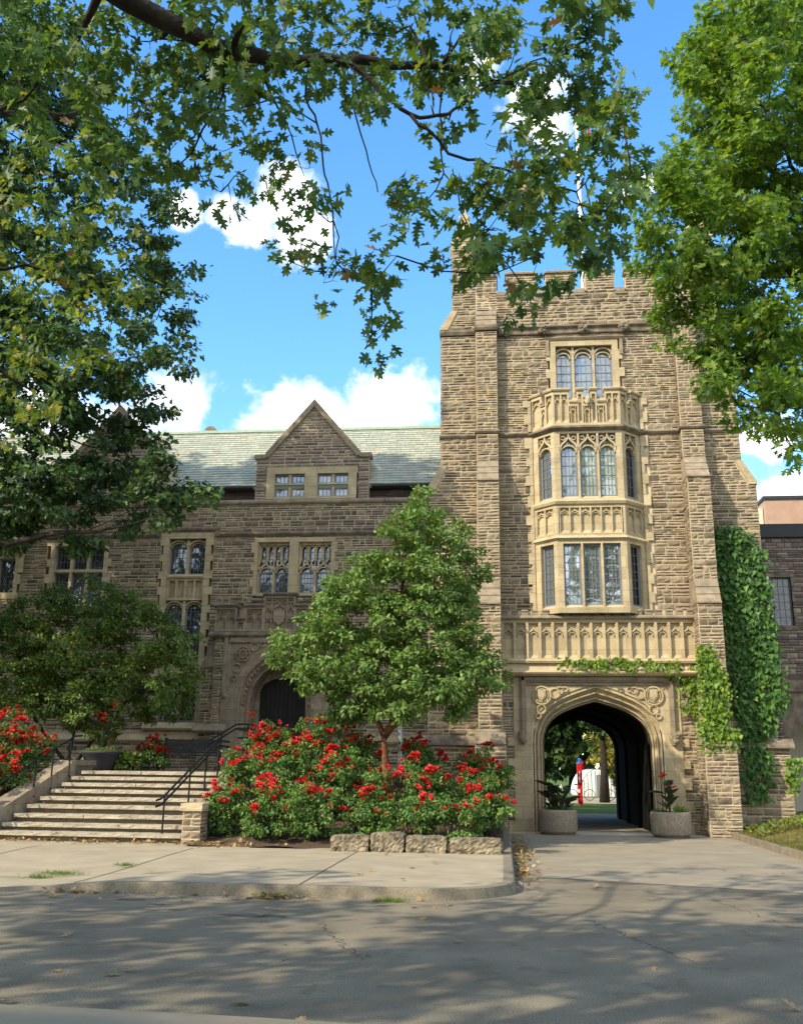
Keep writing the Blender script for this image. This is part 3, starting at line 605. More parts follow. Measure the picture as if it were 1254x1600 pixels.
# wall: backing + rock-faced stones
wb = MB(); wb.mi = 1
wb.box(-.7, 6.6, YT+.4, YB, 4.62, 17.75)
for x0, x1, z0, z1 in ((-.7, 1.72, 4.62, 17.75), (4.14, 6.6, 4.62, 17.75), (1.72, 4.14, 15.98, 17.75), (1.72, 4.14, 4.62, 13.55)): wb.box(x0, x1, YT+.02, YT+.4, z0, z1)
wb.box(-.7, 1.0, YT-.07, YB, 0, 4.62); wb.box(4.74, 6.6, YT-.07, YB, 0, 4.62)
H_TOP = (1.72, 4.14, 13.6, 15.98); H_BAY = (1.02, 4.88, 6.5, 13.6)
wb.T = front(YT+.02); wb.mi = 0
wb.stones(.0, 5.95, 6.66, 16.2, 11, holes=(H_TOP, H_BAY), relief=.042)
wb.stones(.0, 5.95, 16.45, 17.82, 12, relief=.05)
for a, c in ((.36, 1.36), (1.72, 2.72), (3.08, 4.07), (4.43, 5.43)): wb.stones(a, c, 17.82, 18.5, 13, relief=.045); wb.mi = 1; wb.box(a, c, -.42, -.0, 17.72, 18.5); wb.mi = 0
wb.T = front(YT-.072)
wb.stones(.03, .36, 0, 4.56, 14, wmin=.15, wmax=.35); wb.stones(5.38, 5.9, 0, 4.56, 15, wmin=.15, wmax=.4)
# rear walls of the parapet and the side of the tower
wb.T = leftf(-.7); wb.stones(31.7, 40.6, 0, 17.7, 16, relief=.04, wmin=.3, wmax=.8, hts=(.15, .2, .25))
wb.T = rightf(6.6); wb.stones(31.7, 40.6, 9, 17.7, 17, relief=.04, wmin=.3, wmax=.8, hts=(.15, .2, .25))
wb.T = IDT; wb.mi = 1; wb.box(-.7, -.3, 30.9, YB, 17.75, 18.4); wb.box(6.2, 6.6, 30.9, YB, 17.75, 18.4); wb.box(-.7, 6.6, YB-.4, YB, 17.75, 18.4)
wb.build('wall', ['stone', 'mortar'], TW)
# passage through the tower
tn = MB(); k = len(inn)
tn.add([(u, YT-.1+.30, z) for u, z in inn]+[(u, YB+.02, z) for u, z in inn], [(i, i+1, k+i+1, k+i) for i in range(k-1)])
tn.box(.9, 4.8, YT+.3, YB-.01, 4.2, 4.61)
for y in (33.5, 36.5, 39.2):     # transverse ribs
    tn.add([(u, y, z) for u, z in inn]+[(ARCH_C+(u-ARCH_C)*.95, y, z*.975) for u, z in inn]+[(u, y+.3, z) for u, z in inn]+[(ARCH_C+(u-ARCH_C)*.95, y+.3, z*.975) for u, z in inn],
           [f for i in range(k-1) for f in ((i, i+1, k+i+1, k+i), (k+i, k+i+1, 3*k+i+1, 3*k+i), (2*k+i, 2*k+i+1, 3*k+i+1, 3*k+i))])
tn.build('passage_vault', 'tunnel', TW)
bk_ = MB(front(YB+.01)); pts = [(u, 0, z) for u, z in inn]+[(ARCH_C+np.sign(u-ARCH_C)*max(abs(u-ARCH_C), 2.6 if z < 3.2 else abs(u-ARCH_C)*1.4), 0, 4.7 if z >= 3.0 else z) for u, z in inn]
bk_.add(pts, [(i, i+1, k+i+1, k+i) for i in range(k-1)]); bk_.build('rear_wall', 'stone_grey', TW)
# gate arch
TA = front(YT-.1)
ga = MB(TA)
prof = [(0, -.40), (.10, -.40), (.16, -.27), (.22, -.27), (.30, -.33), (.40, -.22), (.46, -.12), (.52, -.12), (.60, -.20), (.70, -.13), (.78, -.03), (.86, -.03), (.92, -.06), (1.0, .0)]
rings = [[(ui+(uo-ui)*s_, n_, zi+(zo-zi)*s_) for (ui, zi), (uo, zo) in zip(inn, outr)] for s_, n_ in prof]
for r0, r1 in zip(rings[:-1], rings[1:]): ga.add(r0+r1, [(i, i+1, k+i+1, k+i) for i in range(k-1)])
ga.add(rings[0]+[(u, -.75, z) for u, n_, z in rings[0]], [(i, i+1, k+i+1, k+i) for i in range(k-1)])
ga.build('gate_arch', 'trim', TW)
sp = MB(TA); UL, UR, ZT = .62, 5.12, 4.56
fr = []
for (u, z) in outr:
    du = u-ARCH_C
    if z <= 2.6: fr.append((UL if du < 0 else UR, z)); continue
    q_ = min(2.25/max(abs(du), 1e-6), (ZT-2.6)/(z-2.6)); fr.append((ARCH_C+du*q_, 2.6+(z-2.6)*q_))
for cu in (UL, UR): i = min(range(len(fr)), key=lambda i: (fr[i][0]-cu)**2+(fr[i][1]-ZT)**2); fr[i] = (cu, ZT)
sp.add([(u, .0, z) for u, z in outr]+[(u, .0, min(z, ZT)) for u, z in fr], [(i, i+1, k+i+1, k+i) for i in range(k-1)])
sp.box(.36, UL, -.08, .012, 0, 4.56); sp.box(UR, 5.38, -.08, .012, 0, 4.56)
for sgn, u0 in ((-1, .36), (1, 5.38)):
    rq = random.Random(3); z = 0.; kq = 0
    while z < 2.7:
        h = rq.uniform(.25, .4)
        if kq % 2 == 0: sp.box(min(u0, u0+sgn*.2), max(u0, u0+sgn*.2), -.05, .035, z+.004, min(z+h, 2.75)-.004)
        z += h; kq += 1
sp.build('arch_surround', 'trim', TW)
hm = MB(TA)
for u0, u1 in ((.56, .74), (5.05, 5.23)): hm.box(u0, u1, .0, .09, 2.85, 4.60); hm.box(u0+.05, u1-.05, .09, .13, 2.85, 4.60)
hm.box(.74, 5.05, .013, .09, 4.42, 4.60); hm.box(.60, 5.19, .09, .13, 4.47, 4.57)
hm.box(.80, 4.99, .013, .05, 4.33, 4.40)
hm.build('hood_mould', 'trim_grey', TW)
rg = random.Random(21)
for u in (.66, 5.14):
    g = MB(TA)
    for q in range(7): g.lump((u+rg.uniform(-.10, .10), .12+rg.uniform(-.04, .08), 2.74+rg.uniform(-.13, .13)), (.085, .08, .09), rg, rough=.3)
    g.build('grotesque', 'trim_grey', TW)
for u, s_ in ((1.22, 1), (4.60, -1)):
    t_ = MB(TA); z = 4.02
    t_.band(circle(u, z, .27, 20), .045, 0, .07, True); t_.band(circle(u, z, .20, 20), .025, 0, .05, True); t_.prism(shield(u, z, .24, .34), .0, .09); t_.prism(shield(u, z+.005, .18, .26), .09, .105)
    for du, dz, rr in ((.40*s_, .06, .15), (.57*s_, .16, .10), (-.02, -.42, .13), (-.12*s_, -.62, .08), (.72*s_, .19, .07)): t_.band(circle(u+du, z+dz, rr, 14), .032, 0, .055, True)
    for q in range(4): a = math.pi/4+math.pi/2*q; t_.lump((u+.235*math.cos(a), .04, z+.235*math.sin(a)), (.035, .03, .035), rg)
    t_.build('carved_shield', 'trim', TW)
# blind arcade balcony over the arch
TF = front(30.12)
fz = MB(TF)
fz.box(.0, 5.95, -.36, -.10, 4.98, 6.30)
for i in range(16):
    u = .03+i*.3927; fz.box(u-.035, u+.035, -.10, .02, 5.12, 6.24); fz.box(u-.055, u+.055, -.10, -.02, 5.12, 6.24)
    if i < 15:
        a, c = u+.04, u+.353
        fz.band(ogee(a, c, 5.86, .24), .045, -.10, -.015); fz.band(roundarch(a+.05, c-.05, 5.82, .12, 8), .03, -.10, -.04); fz.add([(a, -.02, 5.13), (c, -.02, 5.13), (c, -.10, 5.24), (a, -.10, 5.24)], [(0, 1, 2, 3)])
        for du in (.06, -.06): fz.lump(((a+c)/2+du, -.06, 6.0), (.025, .03, .05), rg)
fz.profile(.0, 5.95, [(-.36, 4.98), (.03, 4.98), (.06, 5.04), (.02, 5.12), (-.10, 5.13), (-.36, 5.13)])
fz.profile(.0, 5.95, [(-.36, 6.22), (.0, 6.22), (.05, 6.30), (-.36, 6.30)])
fz.build('blind_arcade', 'trim', TW)
fl = MB(TF)
fl.profile(.0, 5.95, [(-.5, 6.30), (.05, 6.30), (.12, 6.36), (.12, 6.40), (.04, 6.46), (-.5, 6.46)])
for i in range(19):
    u = .12+i*.316; fl.profile(u-.10, u+.10, [(-.12, 6.463), (.03, 6.463), (.03, 6.57), (.06, 6.585), (.05, 6.635), (-.12, 6.66)])
fl.build('cresting', 'trim_grey', TW)
bd = MB(TF); bd.profile(.0, 5.95, [(-.36, 4.60), (-.02, 4.60), (.08, 4.66), (.10, 4.70), (-.02, 4.76), (-.08, 4.97), (-.36, 4.97)])
bd.build('string_band', 'trim_pale', TW)
# oriel
BP = [(1.12, 30.5), (1.80, 29.85), (3.96, 29.85), (4.64, 30.5)]
def off_plan(o):
    s2 = o*math.tan(R(22)); return [(BP[0][0]-o*1.35, 30.5), (BP[1][0]-s2, 29.85-o), (BP[2][0]+s2, 29.85-o), (BP[3][0]+o*1.35, 30.5)]
def ledge(mb, zs):                        # (z, offset) rings
    for (z0, o0), (z1, o1) in zip(zs[:-1], zs[1:]): mb.plan(off_plan(o0), z0, z1, off_plan(o1))
OR = MB()
ledge(OR, [(6.50, .0), (6.66, .02)])
OR.plan(off_plan(-.09), 8.95, 9.95); OR.plan(off_plan(-.09), 12.62, 13.62)
faces = [face2(BP[0], BP[1]), face2(BP[1], BP[2]), face2(BP[2], BP[3])]
def ribs(mb, T, u0, u1, n_, z0, z1, wd, h, zo, d=-.09):
    for i in range(n_+1):
        u = u0+(u1-u0)*i/n_; mb.box(u-wd/2, u+wd/2, d, .0, z0, z1)
        if i < n_:
            a, c = u+wd/2, u+(u1-u0)/n_-wd/2; mb.band(ogee(a, c, zo, h), .035, d, -.015); mb.band(roundarch(a+.03, c-.03, zo-.03, h*.5, 6), .022, d, -.035)
            mb.add([(a, -.005, z0), (c, -.005, z0), (c, d, z0+.12), (a, d, z0+.12)], [(0, 1, 2, 3)])
for fi, (T, L_) in enumerate(faces):
    OR.T = T; cen = fi == 1
    # storey panels
    e = .10 if cen else .12
    OR.box(0, L_, -.09, .0, 8.95, 9.03); OR.box(0, L_, -.09, .0, 9.87, 9.95); OR.box(0, e, -.09, .0, 9.03, 9.87); OR.box(L_-e, L_, -.09, .0, 9.03, 9.87)
    ribs(OR, T, e, L_-e, 6 if cen else 2, 9.03, 9.87, .05, .16, 9.66)
    # piers and mullions of both window storeys
    for z0, z1, up in ((6.64, 8.80, 0), (10.14, 12.46, 1)):
        if cen: openings = [(.19, .74), (.805, 1.355), (1.42, 1.97)]
        elif fi == 0: openings = [(.26, .80)]
        else: openings = [(.155, .695)]
        us = [0]+[x for o_ in openings for x in o_]+[L_]
        for a, c in zip(us[::2], us[1::2]):
            OR.box(a, c, -.26, .0, z0, z1)
        for a, c in openings:
            OR.profile(a, c, [(-.26, z0), (.0, z0), (.0, z0+.03), (-.13, z0+.13), (-.26, z0+.13)])
            OR.box(a, c, -.22, .0, z1-.10, z1)
            if up:
                OR.band(ogee(a, c, 11.78, .56), .055, -.20, .0); OR.band(roundarch(a+.03, c-.03, 11.72, .24, 8), .035, -.20, -.04)
                for s_ in (-1, 1):
                    m_ = (a+c)/2; OR.lump((m_+s_*.13, -.08, 11.93), (.03, .05, .06), rg); OR.band(circle(m_+s_*.17, 12.22, .065, 10), .025, -.18, -.05, True)
ob = OR; ob.T = IDT
ledge(OR, [(8.78, .0), (8.86, .10), (8.95, .02)])
ledge(OR, [(9.95, .0), (9.98, .06), (10.06, .10), (10.14, .01)])
OR.build('oriel', 'trim', TW)
od = MB(); ledge(od, [(12.44, .03), (12.52, .15), (12.58, .15), (12.64, .01)])
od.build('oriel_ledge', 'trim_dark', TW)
for nm, z0, z1, up in (('lower', 6.76, 8.70, 0), ('upper', 10.26, 12.36, 1)):
    fr_ = MB()
    for fi, (T, L_) in enumerate(faces):
        fr_.T = T
        for a, c in ([(.19, .74), (.805, 1.355), (1.42, 1.97)] if fi == 1 else [(.26, .80)] if fi == 0 else [(.155, .695)]):
            fr_.box(a, a+.015, -.20, -.10, z0, z1); fr_.box(c-.015, c, -.20, -.10, z0, z1); fr_.box(a+.015, c-.015, -.20, -.10, z1-.015, z1)
    wdw = fr_.build('window', 'trim_grey', TW)
    for fi, (T, L_) in enumerate(faces):
        for q, (a, c) in enumerate([(.19, .74), (.805, 1.355), (1.42, 1.97)] if fi == 1 else [(.26, .80)] if fi == 0 else [(.155, .695)]):
            gl = 'glass_dark' if fi == 2 else ('glass_bright' if fi == 0 else (('glass_blue', 'glass_blind', 'glass_blind')[q] if up else 'glass_bright'))
            light(wdw, T, a+.016, c-.016, z0, z1-.016, 4 if fi == 1 else 3, 6 if up else 7, gl, n=-.17)
# little battlemented parapet of the oriel
pr = MB()
for fi, (T, L_) in enumerate(faces):
    pr.T = T; cuts = {0: [(.42, .60)], 1: [(.52, .78), (1.00-.02, 1.22), (1.42, 1.68)], 2: [(.36, .54)]}[fi]
    us = [0]+[x for c in cuts for x in c]+[L_]
    for a, c in zip(us[::2], us[1::2]):
        pr.box(a, c, -.25, -.09, 13.6, 13.84); pr.box(a, a+.05, -.09, .0, 12.64, 13.84); pr.box(c-.05, c, -.09, .0, 12.64, 13.84); pr.box(a+.05, c-.05, -.09, .0, 13.72, 13.84); pr.box(a+.05, c-.05, -.09, .0, 12.64, 12.72)
        nn_ = 1 if c-a < .45 else 2
        for i in range(nn_):
            w0, w1 = a+.05+(c-a-.10)*i/nn_, a+.05+(c-a-.10)*(i+1)/nn_
            if i: pr.box(w0-.025, w0+.025, -.09, .0, 12.72, 13.72)
            pr.band(ogee(w0+.02, w1-.02, 13.42, .22), .03, -.09, -.015); pr.add([(w0, -.005, 12.72), (w1, -.005, 12.72), (w1, -.09, 12.86), (w0, -.09, 12.86)], [(0, 1, 2, 3)])
        pr.profile(a-.03, c+.03, [(-.28, 13.84), (.05, 13.84), (.08, 13.89), (.05, 13.93), (-.10, 13.99), (-.28, 13.99)])
    for a, c in cuts:
        pr.box(a, c, -.09, .0, 12.64, 12.72); pr.box(a+.0, c-.0, -.09, .0, 13.30, 13.42); pr.box((a+c)/2-.085, (a+c)/2-.065, -.09, .0, 12.72, 13.30); pr.box((a+c)/2+.065, (a+c)/2+.085, -.09, .0, 12.72, 13.30)
        pr.band(ogee(a+.03, c-.03, 13.06, .20), .028, -.09, -.015); pr.profile(a, c, [(-.26, 13.42), (.05, 13.42), (.07, 13.47), (.03, 13.51), (-.26, 13.56)])
pr.build('oriel_parapet', 'trim', TW)
fin = MB(faces[1][0]); fin.lump((1.11, .10, 13.46), (.08, .08, .13), rg); fin.prism([(1.03, 13.5), (1.19, 13.5), (1.11, 13.70)], .0, .14)
for fi, u in ((0, .51), (2, .45)): fin.T = faces[fi][0]; fin.prism([(u-.07, 13.5), (u+.07, 13.5), (u, 13.78)], -.05, .10)
fin.buildeach('gablet', 'trim', TW)
# quoins of the oriel against the wall
oq = MB(front(YT)); quoins(oq, 1.13, 4.63, 6.66, 12.45, 31, reach=.15, n=.055, back=-.1, wide=.10); quoins(oq, 1.10, 4.66, 12.66, 13.75, 32, reach=.15, n=.055, back=-.1, wide=.10)
oq.buildeach('quoin_stones', 'trim', TW)
# top window
tw_ = MB(front(YT)); tw_.box(1.80, 4.06, -.3, .05, 15.72, 15.92); 
for a, c in ((1.80, 1.98), (3.86, 4.06)): tw_.box(a, c, -.3, .05, 13.6, 15.72)
quoins(tw_, 1.80, 4.06, 13.6, 15.55, 33, n=.05, wide=.02, reach=.16)
for a, c in ((2.52, 2.60), (3.20, 3.28)): tw_.box(a, c, -.24, -.06, 13.6, 15.72)
for a, c in ((1.98, 2.52), (2.60, 3.20), (3.28, 3.86)):
    tw_.band(roundarch(a, c, 15.42, .24, 10), .045, -.22, -.06); tw_.band(roundarch(a+.05, c-.05, 15.30, .22, 8), .035, -.20, -.10)
wdw = tw_.build('window', 'trim', TW)
for a, c in ((1.98, 2.52), (2.60, 3.20), (3.28, 3.86)): light(wdw, front(YT), a, c, 13.6, 15.70, 3, 7, 'glass_blue', n=-.20)
hd = MB(front(YT)); hd.profile(1.66, 4.22, [(-.05, 15.92), (.08, 15.92), (.14, 16.0), (.06, 16.06), (-.05, 16.06)])
for a, c in ((1.66, 1.77), (4.11, 4.22)): hd.box(a, c, -.05, .09, 15.36, 15.92)
hd.build('hood_mould', 'trim_grey', TW)
# cornice with carved bosses
cn = MB(front(YT)); cn.profile(.0, 5.95, [(-.1, 16.18), (.06, 16.18), (.08, 16.22), (.04, 16.26), (.05, 16.36), (.14, 16.42), (.14, 16.46), (-.1, 16.52)])
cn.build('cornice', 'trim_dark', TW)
for u in (.24, 1.60, 2.93, 4.26, 5.62):
    g = MB(front(YT))
    for q in range(8): g.lump((u+rg.uniform(-.13, .13), .13+rg.uniform(-.03, .08), 16.30+rg.uniform(-.12, .12)), (.09, .09, .085), rg, rough=.3)
    g.build('grotesque', 'trim_dark', TW)
ct = MB(front(YT))
for a, c in ((.36, 1.36), (1.72, 2.72), (3.08, 4.07), (4.43, 5.43)): ct.profile(a-.04, c+.04, [(-.48, 18.5), (.05, 18.5), (.06, 18.56), (.0, 18.61), (-.42, 18.61)])
for a, c in ((.0, .36), (1.36, 1.72), (2.72, 3.08), (4.07, 4.43), (5.43, 5.95)): ct.profile(a+.04, c-.04, [(-.46, 17.70), (.055, 17.70), (.055, 17.84), (-.02, 17.90), (-.46, 17.90)]); ct.box(a-.02 if a > 0 else 0, c+.02, -.0, .045, 17.62, 17.70)
ct.buildeach('battlement_coping', 'trim_grey', TW)
# string course on the wall
stc = MB(front(YT))
for a, c in ((.0, 1.02), (4.75, 5.85)): stc.profile(a, c, [(-.05, 12.50), (.05, 12.50), (.11, 12.57), (.10, 12.62), (-.05, 12.67)])
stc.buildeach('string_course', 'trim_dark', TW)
# buttresses at the corners
def fbut(x0, x1, seed, name='front_buttress'):
    sb = MB(); st_ = [(0, 2.52, 1.22, .10), (2.95, 6.72, 1.08, 0), (7.5, 10.78, .80, 0), (11.57, 12.5, .36, 0), (12.66, 16.22, .30, 0)]
    for i, (z0, z1, p, e) in enumerate(st_):
        sb.T = IDT; sb.mi = 1; sb.box(x0-e, x1+e, YT-p, YT+.1, z0, z1); sb.mi = 0
        sb.T = front(YT-p); sb.stones(x0-e, x1+e, z0, z1, seed+i, wmin=.16, wmax=.42, relief=.04)
        sb.T = leftf(x0-e); sb.stones(YT-p, YT, z0, z1, seed+20+i, wmin=.16, wmax=.42, relief=.03)
        sb.T = rightf(x1+e); sb.stones(YT-p, YT, z0, z1, seed+40+i, wmin=.16, wmax=.42, relief=.03)
    o = sb.build(name, ['stone', 'mortar'], TW)
    c = MB()
    def weather(z0, z1, p0, p1, e=0, nsl=3):
        for i in range(nsl):
            a0, a1 = i/nsl, (i+1)/nsl; pa, pb = p0+(p1-p0)*a0, p0+(p1-p0)*a1; za, zb = z0+(z1-z0)*a0, z0+(z1-z0)*a1
            c.add([(x0-e, YT-pa-.03, za), (x1+e, YT-pa-.03, za), (x1+e, YT-pb-.005, zb), (x0-e, YT-pb-.005, zb), (x0-e, YT+.1, za), (x1+e, YT+.1, za), (x1+e, YT+.1, zb), (x0-e, YT+.1, zb)],
                  [(0, 1, 2, 3), (0, 4, 5, 1), (3, 2, 6, 7), (0, 3, 7, 4), (1, 5, 6, 2)])
        c.box(x0-e-.012, x1+e+.012, YT-p0-.06, YT-p0+.05, z0-.05, z0)
    weather(6.76, 7.5, 1.08, .80); weather(10.82, 11.57, .80, .36); weather(16.5, 17.15, .30, .0); weather(2.56, 2.95, 1.22, 1.08, .10, 1)
    c.buildeach('weathering', 'trim_grey', o)
    d = MB()
    d.T = front(YT-.30); d.profile(x0-.05, x1+.05, [(-.25, 16.28), (.05, 16.28), (.09, 16.36), (.09, 16.42), (.0, 16.48), (-.25, 16.48)]); d.profile(x0-.06, x1+.06, [(-.25, 12.54), (.08, 12.54), (.12, 12.60), (.08, 12.66), (-.25, 12.66)])
    d.buildeach('string_course', 'trim_dark', o)
fbut(-.70, .0, 100); fbut(5.90, 6.60, 200)
def sbut(sg, seed):
    """buttress reaching sideways from the corner, and the turret above it"""
    X = (lambda x: x) if sg < 0 else (lambda x: 5.90-x)
    def xs(a, c): return (min(X(a), X(c)), max(X(a), X(c)))
    sb = MB()
    for i, (xo, z0, z1) in enumerate(((-2.62, 0, 2.5), (-2.30, 2.78, 10.74), (-1.90, 11.55, 12.5), (-1.90, 12.66, 16.22), (-1.52, 17.2, 19.6))):
        a, c = xs(xo, -.69); sb.T = IDT; sb.mi = 1; sb.box(a, c, YT+.03, YT+1.15, z0, z1); sb.mi = 0
        sb.T = front(YT+.03); sb.stones(a, c, z0, z1, seed+i, relief=.045)
        sb.T = leftf(a); sb.stones(YT+.03, YT+1.15, z0, z1, seed+10+i, relief=.04)
        sb.T = rightf(c); sb.stones(YT+.03, YT+1.15, z0, z1, seed+20+i, relief=.04)
    # shoulders between stages and the stepped block beside the turret
    for pa, pb, z0, z1 in ((-2.30, -1.90, 10.74, 11.55), (-1.90, -1.52, 16.48, 17.2)):
        a, c = xs(pb, -.69); sb.T = IDT; sb.mi = 1; sb.box(a, c, YT+.03, YT+1.15, z0, z1); sb.T = front(YT+.03)
        sb.prism([(X(pa), z0), (X(pb), z0), (X(pb), z1-.02)], -1.12, -.001); sb.mi = 0
        def pf(z, pa=pa, pb=pb, z0=z0, z1=z1): e = pa+(pb-pa)*min(1, (z-z0+.12)/(z1-z0))+.20; return (X(e), X(-.69)) if sg < 0 else (X(-.69), X(e))
        sb.stones(a, c, z0, z1, seed+31, prof=pf, relief=.045)
    a, c = xs(-.69, .03); sb.T = IDT; sb.mi = 1; sb.box(a, c, YT+.03, YT+1.0, 17.15, 18.45); sb.mi = 0; sb.T = front(YT+.03); sb.stones(a, c, 17.15, 18.45, seed+35, wmin=.16, wmax=.4, relief=.045)
    sb.T = IDT
    o = sb.build('side_buttress', ['stone', 'mortar'], TW)
    t_ = MB(front(YT-.02))
    for pa, pb, z0, z1 in ((-2.30, -1.90, 10.74, 11.55), (-1.90, -1.52, 16.48, 17.2)):
        poly = [(X(pa)+.05*sg, z0), (X(pa)+.05*sg, z0+.06), (X(pb)+.02*sg, z1), (X(pb)-.20*sg, z1), (X(pa)-.22*sg, z0)]
        t_.prism(poly, -1.18, .0)
    t_.buildeach('weathering', 'trim', o)
    d = MB(front(YT+.03)); a, c = xs(-1.95, -.76)
    d.profile(a, c, [(-1.2, 16.26), (.05, 16.26), (.10, 16.36), (.10, 16.42), (.0, 16.48), (-1.2, 16.48)]); d.profile(a, c, [(-1.2, 12.50), (.05, 12.50), (.10, 12.57), (.06, 12.64), (-1.2, 12.66)])
    a, c = xs(-2.72, -.80); d.profile(a, c, [(-1.25, 2.5), (.18, 2.5), (.18, 2.56), (.03, 2.78), (-1.2, 2.78)])
    a, c = xs(-.74, .06); d.profile(a, c, [(-1.0, 18.45), (.05, 18.45), (.06, 18.52), (.0, 18.57), (-1.0, 18.57)])
    d.buildeach('string_course', 'trim_dark', o)
    # pinnacle
    p = MB(); cx, cy = X(-1.10), YT+.52
    for h0, h1, z0, z1 in ((.46, .50, 19.6, 19.72), (.50, .44, 19.72, 19.84), (.44, .44, 19.84, 20.0), (.36, .02, 20.0, 21.5)):
        p.plan([(cx-h0, cy-h0), (cx+h0, cy-h0), (cx+h0, cy+h0), (cx-h0, cy+h0)], z0, z1, [(cx-h1, cy-h1), (cx+h1, cy-h1), (cx+h1, cy+h1), (cx-h1, cy+h1)])
    for q in range(4): 
        for sx in (-1, 1):
            for sy in (-1, 1): f_ = q/4.5; p.lump((cx+sx*(.36-.34*f_), cy+sy*(.36-.34*f_), 20.05+1.5*f_), (.075, .075, .10), rg)
    p.T = front(cy-.42); p.prism([(cx-.3, 19.84), (cx+.3, 19.84), (cx, 20.35)], -.1, .03); p.T = IDT
    p.build('pinnacle', 'trim', o)
sbut(-1, 300); sbut(1, 400)
fp = thing('flagpole', 'slim white flagpole standing on the tower roof behind the battlements', 'flagpole', (3.55, 36, 17.75))
b = MB(); b.tube([(3.55, 36, 17.7), (3.55, 36, 24), (3.55, 36, 30.3)], [.11, .085, .055], 10); b.build('pole', 'white', fp)
b = MB(); b.lathe((3.55, 36, 17.75), [(.3, 0), (.3, .25), (.2, .3), (.2, .7), (.13, .75)], 12); b.build('base', 'steel', fp)
b = MB(); b.lump((3.55, 36, 30.36), (.12, .12, .12), rg, rough=0); b.build('finial', 'steel', fp)
fgm = MB(); nu, nv = 14, 8
def flagpt(i, j): s_ = i/nu; v = j/nv; d = s_*1.15; return (3.6+d*.42+.05*math.sin(9*s_+2*v), 36+.16*math.sin(7*s_+v*2), 29.9-v*.9-1.55*s_*s_-.5*s_-.10*math.sin(5*s_)*v)
fgm.add([flagpt(i, j) for j in range(nv+1) for i in range(nu+1)], [])
for j in range(nv):
    for i in range(nu): fgm.f.append([j*(nu+1)+i, j*(nu+1)+i+1, (j+1)*(nu+1)+i+1, (j+1)*(nu+1)+i]); fgm.m.append(1 if 4 <= i < 10 else 0)
tag(fgm.build('flag', ['flag_red', 'flag_white'], base=(3.6, 36, 29.9), smooth=True), 'red and white flag hanging limp from the white pole above the tower', 'flag')

# ================================================================== HALL WING
HW = thing('college_hall', 'long sandstone hall with green slate roof, gabled dormers and carved porch, left of the tower', 'building', (-9, 32.5, 0))
YW = 32.5
W1 = (-8.62, -5.74, 7.55, 9.60); W2 = (-12.02, -10.12, 2.95, 9.72); W3 = (-16.28, -13.98, 6.9, 9.55); W4 = (-18.3, -17.2, 7.5, 9.12)
PORCH = (-9.3, -5.5, 1.6, 7.3)
wl = MB(); wl.mi = 1; wl.box(-32, -1.2, YW+.3, YW+.6, 0, 10.85)
for x0, x1, z0, z1 in ((-32, -18.3, 0, 10.85), (-17.2, -16.28, 0, 10.85), (-13.98, -12.02, 0, 10.85), (-10.12, -9.3, 0, 10.85), (-5.5, -1.2, 0, 10.85), (-9.3, -5.5, 9.6, 10.85), (-9.3, -8.62, 7.3, 9.6), (-5.74, -5.5, 7.3, 9.6), (-18.3, -17.2, 9.12, 10.85), (-18.3, -17.2, 0, 7.5), (-16.28, -13.98, 9.55, 10.85), (-16.28, -13.98, 0, 6.9), (-12.02, -10.12, 9.72, 10.85), (-12.02, -10.12, 0, 2.95)):
    wl.box(x0, x1, YW, YW+.29, z0, z1)
wl.mi = 0; wl.T = front(YW)
wl.stones(-24, -1.9, 1.7, 9.70, 51, holes=(W1, W2, W3, W4, PORCH), relief=.045)
wl.stones(-24, -1.9, 9.86, 10.85, 52, relief=.04)
wl.build('wall', ['stone_grey', 'mortar'], HW)
cp = MB(front(YW)); 
x = -30.
rq = random.Random(8)
while x < -1.9:
    d = 1.3; cp.profile(x+.008, min(x+d, -1.9)-.008, [(-.5, 10.85), (.03, 10.85), (.09, 10.90), (.10, 10.96), (.0, 11.05), (-.5, 11.06)]); x += d
cp.build('parapet_coping', 'trim_grey', HW)
sc_ = MB(front(YW))
P_ = [(-.05, 9.70), (.05, 9.70), (.11, 9.77), (.11, 9.82), (.03, 9.87), (-.05, 9.87)]
sc_.profile(-24, -12.22, P_); sc_.profile(-9.92, -1.9, P_); sc_.profile(-12.22, -9.92, [(n_, z+.19) for n_, z in P_]); sc_.box(-12.22, -12.08, -.05, .11, 9.70, 9.90); sc_.box(-10.06, -9.92, -.05, .11, 9.70, 9.90)
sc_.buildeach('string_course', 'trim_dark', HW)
fa = MB(front(YW+.38)); fa.box(-30, -1.5, -.2, -.02, 11.0, 11.55); fa.stones(-24, -1.9, 11.03, 11.5, 53, relief=.02); fa.build('parapet_back', 'fascia', HW)
gt = MB(); gt.profile(-30, -1.55, [(YW+.02, 11.47), (YW+.16, 11.43), (YW+.30, 11.47), (YW+.30, 11.55), (YW+.02, 11.55)])
gt2 = MB(lambda u, n, z: (u, n, z)); 
for a, c in ((-30, -23.6), (-19.35, -16.15), (-11.95, -8.82), (-4.5, -1.6)): gt2.profile(a, c, [(YW+.0, 11.50), (YW+.13, 11.44), (YW+.30, 11.47), (YW+.30, 11.56), (YW+.0, 11.56)])
gt2.buildeach('gutter', 'gutter', HW)
